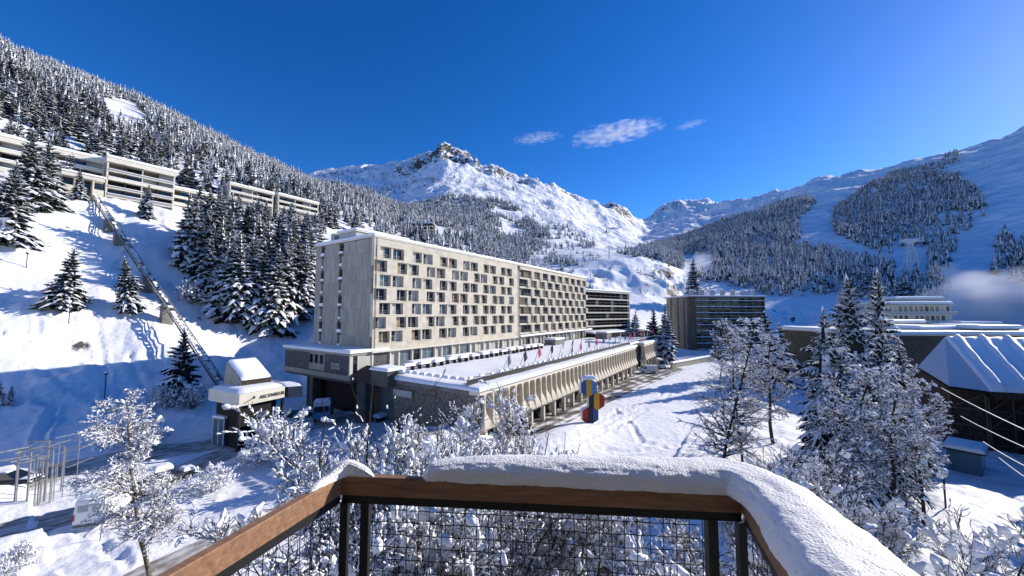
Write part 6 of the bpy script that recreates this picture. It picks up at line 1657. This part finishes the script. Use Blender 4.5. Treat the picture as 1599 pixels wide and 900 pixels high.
# steel flat under the wood
for (p, q) in ((PLc, PRc), (le, PLc), (PRc, re_)):
    o_ = offs(p, q, .006); t = (q-p).normalized()*.01
    b = MB(); zz0, zz1 = -HH_-.034, -HH_-.001
    b.hexa([p+o_+Vector((0, 0, zz0)), q+o_+Vector((0, 0, zz0)), q+o_*4.5+Vector((0, 0, zz0)), p+o_*4.5+Vector((0, 0, zz0)), p+o_+Vector((0, 0, zz1)), q+o_+Vector((0, 0, zz1)), q+o_*4.5+Vector((0, 0, zz1)), p+o_*4.5+Vector((0, 0, zz1))], 'steel_dark'); wl_(b.build('steel_flat'))
def post(p, w=.034, name='post'):
    b = MB(); b.box((p.x-w/2, p.y-w/2, CAMZ-1.85), (p.x+w/2, p.y+w/2, RT-HH_-.03), 'steel_dark'); wl_(b.build(name))
fo = offs(PLc, PRc, .02)
post(PLc.lerp(PRc, .0)+fo+Vector((.012, -.012, 0)), .03); post(PLc.lerp(PRc, .062)+fo, .034); post(PLc.lerp(PRc, .932)+fo, .038); post(PRc+fo+Vector((-.008, -.016, 0)), .03)
lo_ = offs(le, PLc, .02); ro_ = offs(PRc, re_, .02)
for f in (.25, .6): post(le.lerp(PLc, f)+lo_, .034)
for f in (.45, .8): post(PRc.lerp(re_, f)+ro_, .034)
def mesh_panel(p, q, o_, z1, z0, pitch=.05):
    L = (q-p).length; t = (q-p).normalized(); n_ = offs(p, q, 1.0); N = int(L/pitch); rr_ = .0020
    b = Bare(1); seg = 8
    nz = int((z1-z0)/pitch)
    for i in range(N+1):
        f = i*pitch+.01
        for k in range(nz*2):
            za, zb_ = z1-k*pitch/2, z1-(k+1)*pitch/2
            w0, w1 = .0013*math.sin(k*math.pi*.5+i*math.pi)*1.0, .0013*math.sin((k+1)*math.pi*.5+i*math.pi)
            A_ = p+t*(f+w0)+o_+n_*w0; B_ = p+t*(f+w1)+o_+n_*w1; b.segs.append((np.array([A_.x, A_.y, za]), np.array([B_.x, B_.y, zb_]), rr_, rr_))
    for k in range(nz):
        z = z1-.03-k*pitch
        for i in range(N*2):
            w0, w1 = .0014*math.sin(i*math.pi*.5+k*math.pi), .0014*math.sin((i+1)*math.pi*.5+k*math.pi)
            A_ = p+t*(i*pitch/2)+o_; B_ = p+t*((i+1)*pitch/2)+o_; b.segs.append((np.array([A_.x, A_.y, z+w0]), np.array([B_.x, B_.y, z+w1]), rr_, rr_))
    v, f_ = b.wood(4); o = link('wire_mesh', npmesh('wire_mesh', v, f_, mats=[M['steel_dark']], smooth=True)); wl_(o)
zt_ = RT-HH_-.03; zb2 = CAMZ-1.72
mesh_panel(PLc.lerp(PRc, .075), PLc.lerp(PRc, .925), fo*.9, zt_, zb2)
mesh_panel(le, PLc-(PLc-le).normalized()*.03, lo_*.9, zt_, zb2); mesh_panel(PRc-(PRc-re_).normalized()*.04, re_, ro_*.9, zt_, zb2)
b = MB(); b.poly([le-Vector((.2, 0, .7)), PLc+Vector((-.03, .05, -.7)), PRc+Vector((.05, .05, -.7)), re_+Vector((.2, 0, -.7))][::1], 'timber_dark')
b.v = [(x, y, CAMZ-1.75) for x, y, z in b.v]; n0 = 4; b.v += [(x, y, CAMZ-1.9) for x, y, z in b.v[:4]]; b.f = [(0, 1, 2, 3)[::-1], (4, 5, 6, 7)]+[(i, (i+1) % 4, 4+(i+1) % 4, 4+i) for i in range(4)]; b.m = [0]*6
fl = b.build('balcony_floor'); tag(fl, kind='structure')
# unseen wall of the balcony's building and slab above, added to darken the rail
b = MB(); b.box((-9, -2.2, 0), (9, -1.6, 26), 'concrete_dark').box((-1.8, -1.6, CAMZ+.95), (1.8, .55, CAMZ+1.15), 'concrete_dark'); tag(b.build('unseen_residence_wall'), kind='structure')
# snow cap on the rail: a swept, rounded, grainy section
M['snow_rail'] = mat('rail_snow', (.88, .88, .90), .55, bump=.3, bscale=120, coords='Object')
def snow_sweep(path, widths, heights, name, inner, res=.006, ns=44, seed=0, hang=.02):
    P3 = [Vector(p) for p in path]; L = [0]
    for a, d in zip(P3[:-1], P3[1:]): L.append(L[-1]+(d-a).length)
    N = int(L[-1]/res); tt = np.linspace(0, L[-1], N+1)
    X = np.interp(tt, L, [p.x for p in P3]); Y = np.interp(tt, L, [p.y for p in P3])
    for _ in range(14): X[1:-1] = X[1:-1]*.5+(X[:-2]+X[2:])*.25; Y[1:-1] = Y[1:-1]*.5+(Y[:-2]+Y[2:])*.25
    W = np.interp(tt, L, widths); H = np.interp(tt, L, heights); I_ = np.interp(tt, L, inner)
    dx = np.gradient(X); dy = np.gradient(Y); l_ = np.hypot(dx, dy); nx, ny = -dy/l_, dx/l_
    # make normal point outward
    cx_, cy_ = cenr.x, cenr.y; sg = np.sign((X-cx_)*nx+(Y-cy_)*ny); nx *= sg; ny *= sg
    vs = []
    for k in range(ns+1):
        a = math.pi*k/ns*1.12-.06*math.pi     # 0 inner foot -> pi outer foot
        cx2 = -math.cos(a); sz_ = math.sin(a)
        ex = math.copysign(abs(cx2)**.85, cx2); ez = math.copysign(abs(sz_)**.7, sz_)
        off_ = (ex*.5+.5)*W-I_
        lum = (fbm(tt*9+seed, np.full(N+1, k*.22), 7+seed, 4)-.5)
        gr = (fbm(tt*70, np.full(N+1, k*1.3), 17+seed, 2)-.5)
        topk = max(0, ez)
        zz = ez*H*(1+.14*lum)+gr*.003*topk
        off_ = off_+(lum*.018+gr*.003)*np.sign(ex if ex else 1)*(.4+abs(ex))
        vs.append(np.column_stack([X+nx*off_, Y+ny*off_, np.full(N+1, RT+.002)+np.where(ez < 0, zz*hang/.1*2, zz)]))
    # taper the ends
    V = np.stack(vs, 1); e_ = np.minimum(np.arange(N+1), N-np.arange(N+1))*res
    tp = np.clip(e_/.035, 0, 1)**.5; tp = tp[:, None]
    base = np.column_stack([X, Y])[:, None]+np.stack([nx*(W*.5-I_), ny*(W*.5-I_)], -1)[:, None]
    V[..., :2] = base+(V[..., :2]-base)*(.25+.75*tp[..., None]); V[..., 2] = RT+(V[..., 2]-RT)*tp
    I, J = np.meshgrid(np.arange(N), np.arange(ns), indexing='ij'); k = ns+1
    F = np.stack([I*k+J, I*k+J+1, (I+1)*k+J+1, (I+1)*k+J], -1).reshape(-1, 4)
    o = link(name, npmesh(name, V.reshape(-1, 3), F, mats=[M['snow_rail']], smooth=True)); return o
f0 = (PZ(656, 748, RT)-PLc).length/(PRc-PLc).length
s0 = PLc.lerp(PRc, f0)
mids = [s0, PLc.lerp(PRc, .35), PLc.lerp(PRc, .6), PLc.lerp(PRc, .85), PRc.lerp(PLc, .03), PRc.lerp(re_, .05), PRc.lerp(re_, .2), PRc.lerp(re_, .45), re_]
cap = snow_sweep(mids, [.11, .16, .19, .20, .23, .25, .29, .32, .34], [.045, .07, .075, .072, .076, .08, .09, .10, .10], 'rail_snow_cap', [.004, .008, .01, .01, .012, .012, .015, .02, .02])
wl_(cap)
c2 = snow_sweep([PLc.lerp(le, .07), PLc.lerp(le, .03), PLc+Vector((.02, 0, 0)), PLc.lerp(PRc, .05), PLc.lerp(PRc, .085)], [.03, .04, .06, .05, .02], [.012, .02, .055, .03, .01], 'rail_snow_lump', [0, -.005, -.005, -.003, 0], seed=3)
wl_(c2)

# ================================================================ SNOW-GUN MIST
def mist(name, p, sc, dens, label, amp=1.7, lo=.05, hi_=1.1, ns=1.6):
    g = np.random.RandomState(len(label)); V, F = subdiv(*subdiv(ICO2, ICF2)) if False else subdiv(ICO2, ICF2)
    V = V*(1+.25*(fbm(V[:, 0]*1.5+5, V[:, 1]*1.5+V[:, 2]*1.3+9, 5, 3)-.5)[:, None]*2)
    o = link(name, npmesh(name, V, F, smooth=True)); o.location = p; o.scale = sc
    m = bpy.data.materials.new(name); m.use_nodes = True; nn = m.node_tree; nn.nodes.remove(nn.nodes['Principled BSDF'])
    pv = nn.nodes.new('ShaderNodeVolumePrincipled'); pv.inputs['Color'].default_value = (.98, .985, 1, 1); pv.inputs['Anisotropy'].default_value = .2
    tc = nn.nodes.new('ShaderNodeTexCoord'); t = nn.nodes.new('ShaderNodeTexNoise'); t.inputs['Scale'].default_value = ns; t.inputs['Detail'].default_value = 4
    ln = nn.nodes.new('ShaderNodeVectorMath'); ln.operation = 'LENGTH'; nn.links.new(tc.outputs['Object'], ln.inputs[0]); nn.links.new(tc.outputs['Object'], t.inputs['Vector'])
    am = nn.nodes.new('ShaderNodeMath'); am.operation = 'MULTIPLY'; am.inputs[1].default_value = amp; nn.links.new(t.outputs['Fac'], am.inputs[0]); a = nn.nodes.new('ShaderNodeMath'); a.operation = 'SUBTRACT'; nn.links.new(am.outputs[0], a.inputs[0]); nn.links.new(ln.outputs['Value'], a.inputs[1])
    c = nn.nodes.new('ShaderNodeMapRange'); c.inputs['From Min'].default_value = lo; c.inputs['From Max'].default_value = hi_; c.inputs['To Max'].default_value = dens; nn.links.new(a.outputs[0], c.inputs['Value'])
    nn.links.new(c.outputs[0], pv.inputs['Density']); nn.links.new(pv.outputs[0], nn.nodes['Material Output'].inputs['Volume'])
    o.data.materials.clear(); o.data.materials.append(m); tag(o, label, 'snow mist', kind='stuff'); return o
mist('snow_mist', P(1560, 482, 150), (46, 20, 22), .15, 'white cloud of artificial snow blowing over the far right')
mist('snow_mist', P(1094, 408, 300), (13, 9, 12), .07, 'small white plume of artificial snow on the piste')
# ================================================================ WISPY CLOUDS (thin real volumes high beyond the peaks)
def cloud(u, v, Y, sx, sz, dens, label, tilt):
    p = P(u, v, Y); o = mist('wispy_cloud', p, (sx, sx*.5, sz), dens, label, 3.2, .75, 1.9); o['category'] = 'cloud'; o['kind'] = 'structure'; o.rotation_euler = (0, -tilt, 0)
    for nd in o.data.materials[0].node_tree.nodes:
        if nd.type == 'TEX_NOISE': nd.inputs['Scale'].default_value = 2.6; nd.inputs['Detail'].default_value = 7
        if nd.type == 'TEX_NOISE':
            nt_ = o.data.materials[0].node_tree; mp = nt_.nodes.new('ShaderNodeMapping'); mp.inputs['Scale'].default_value = (2.2, 1.5, .9); tcn = [q for q in nt_.nodes if q.type == 'TEX_COORD'][0]
            nt_.links.new(tcn.outputs['Object'], mp.inputs['Vector']); nt_.links.new(mp.outputs[0], nd.inputs['Vector'])
cloud(962, 208, 7500, 1050, 150, .0035, 'largest wispy white cloud above the saddle', R(10))
cloud(838, 216, 7500, 560, 75, .0030, 'smaller wisp of cloud left of the largest one', R(8))
cloud(1078, 195, 8000, 420, 60, .0020, 'faintest small cloud wisp right of the largest one', R(14))
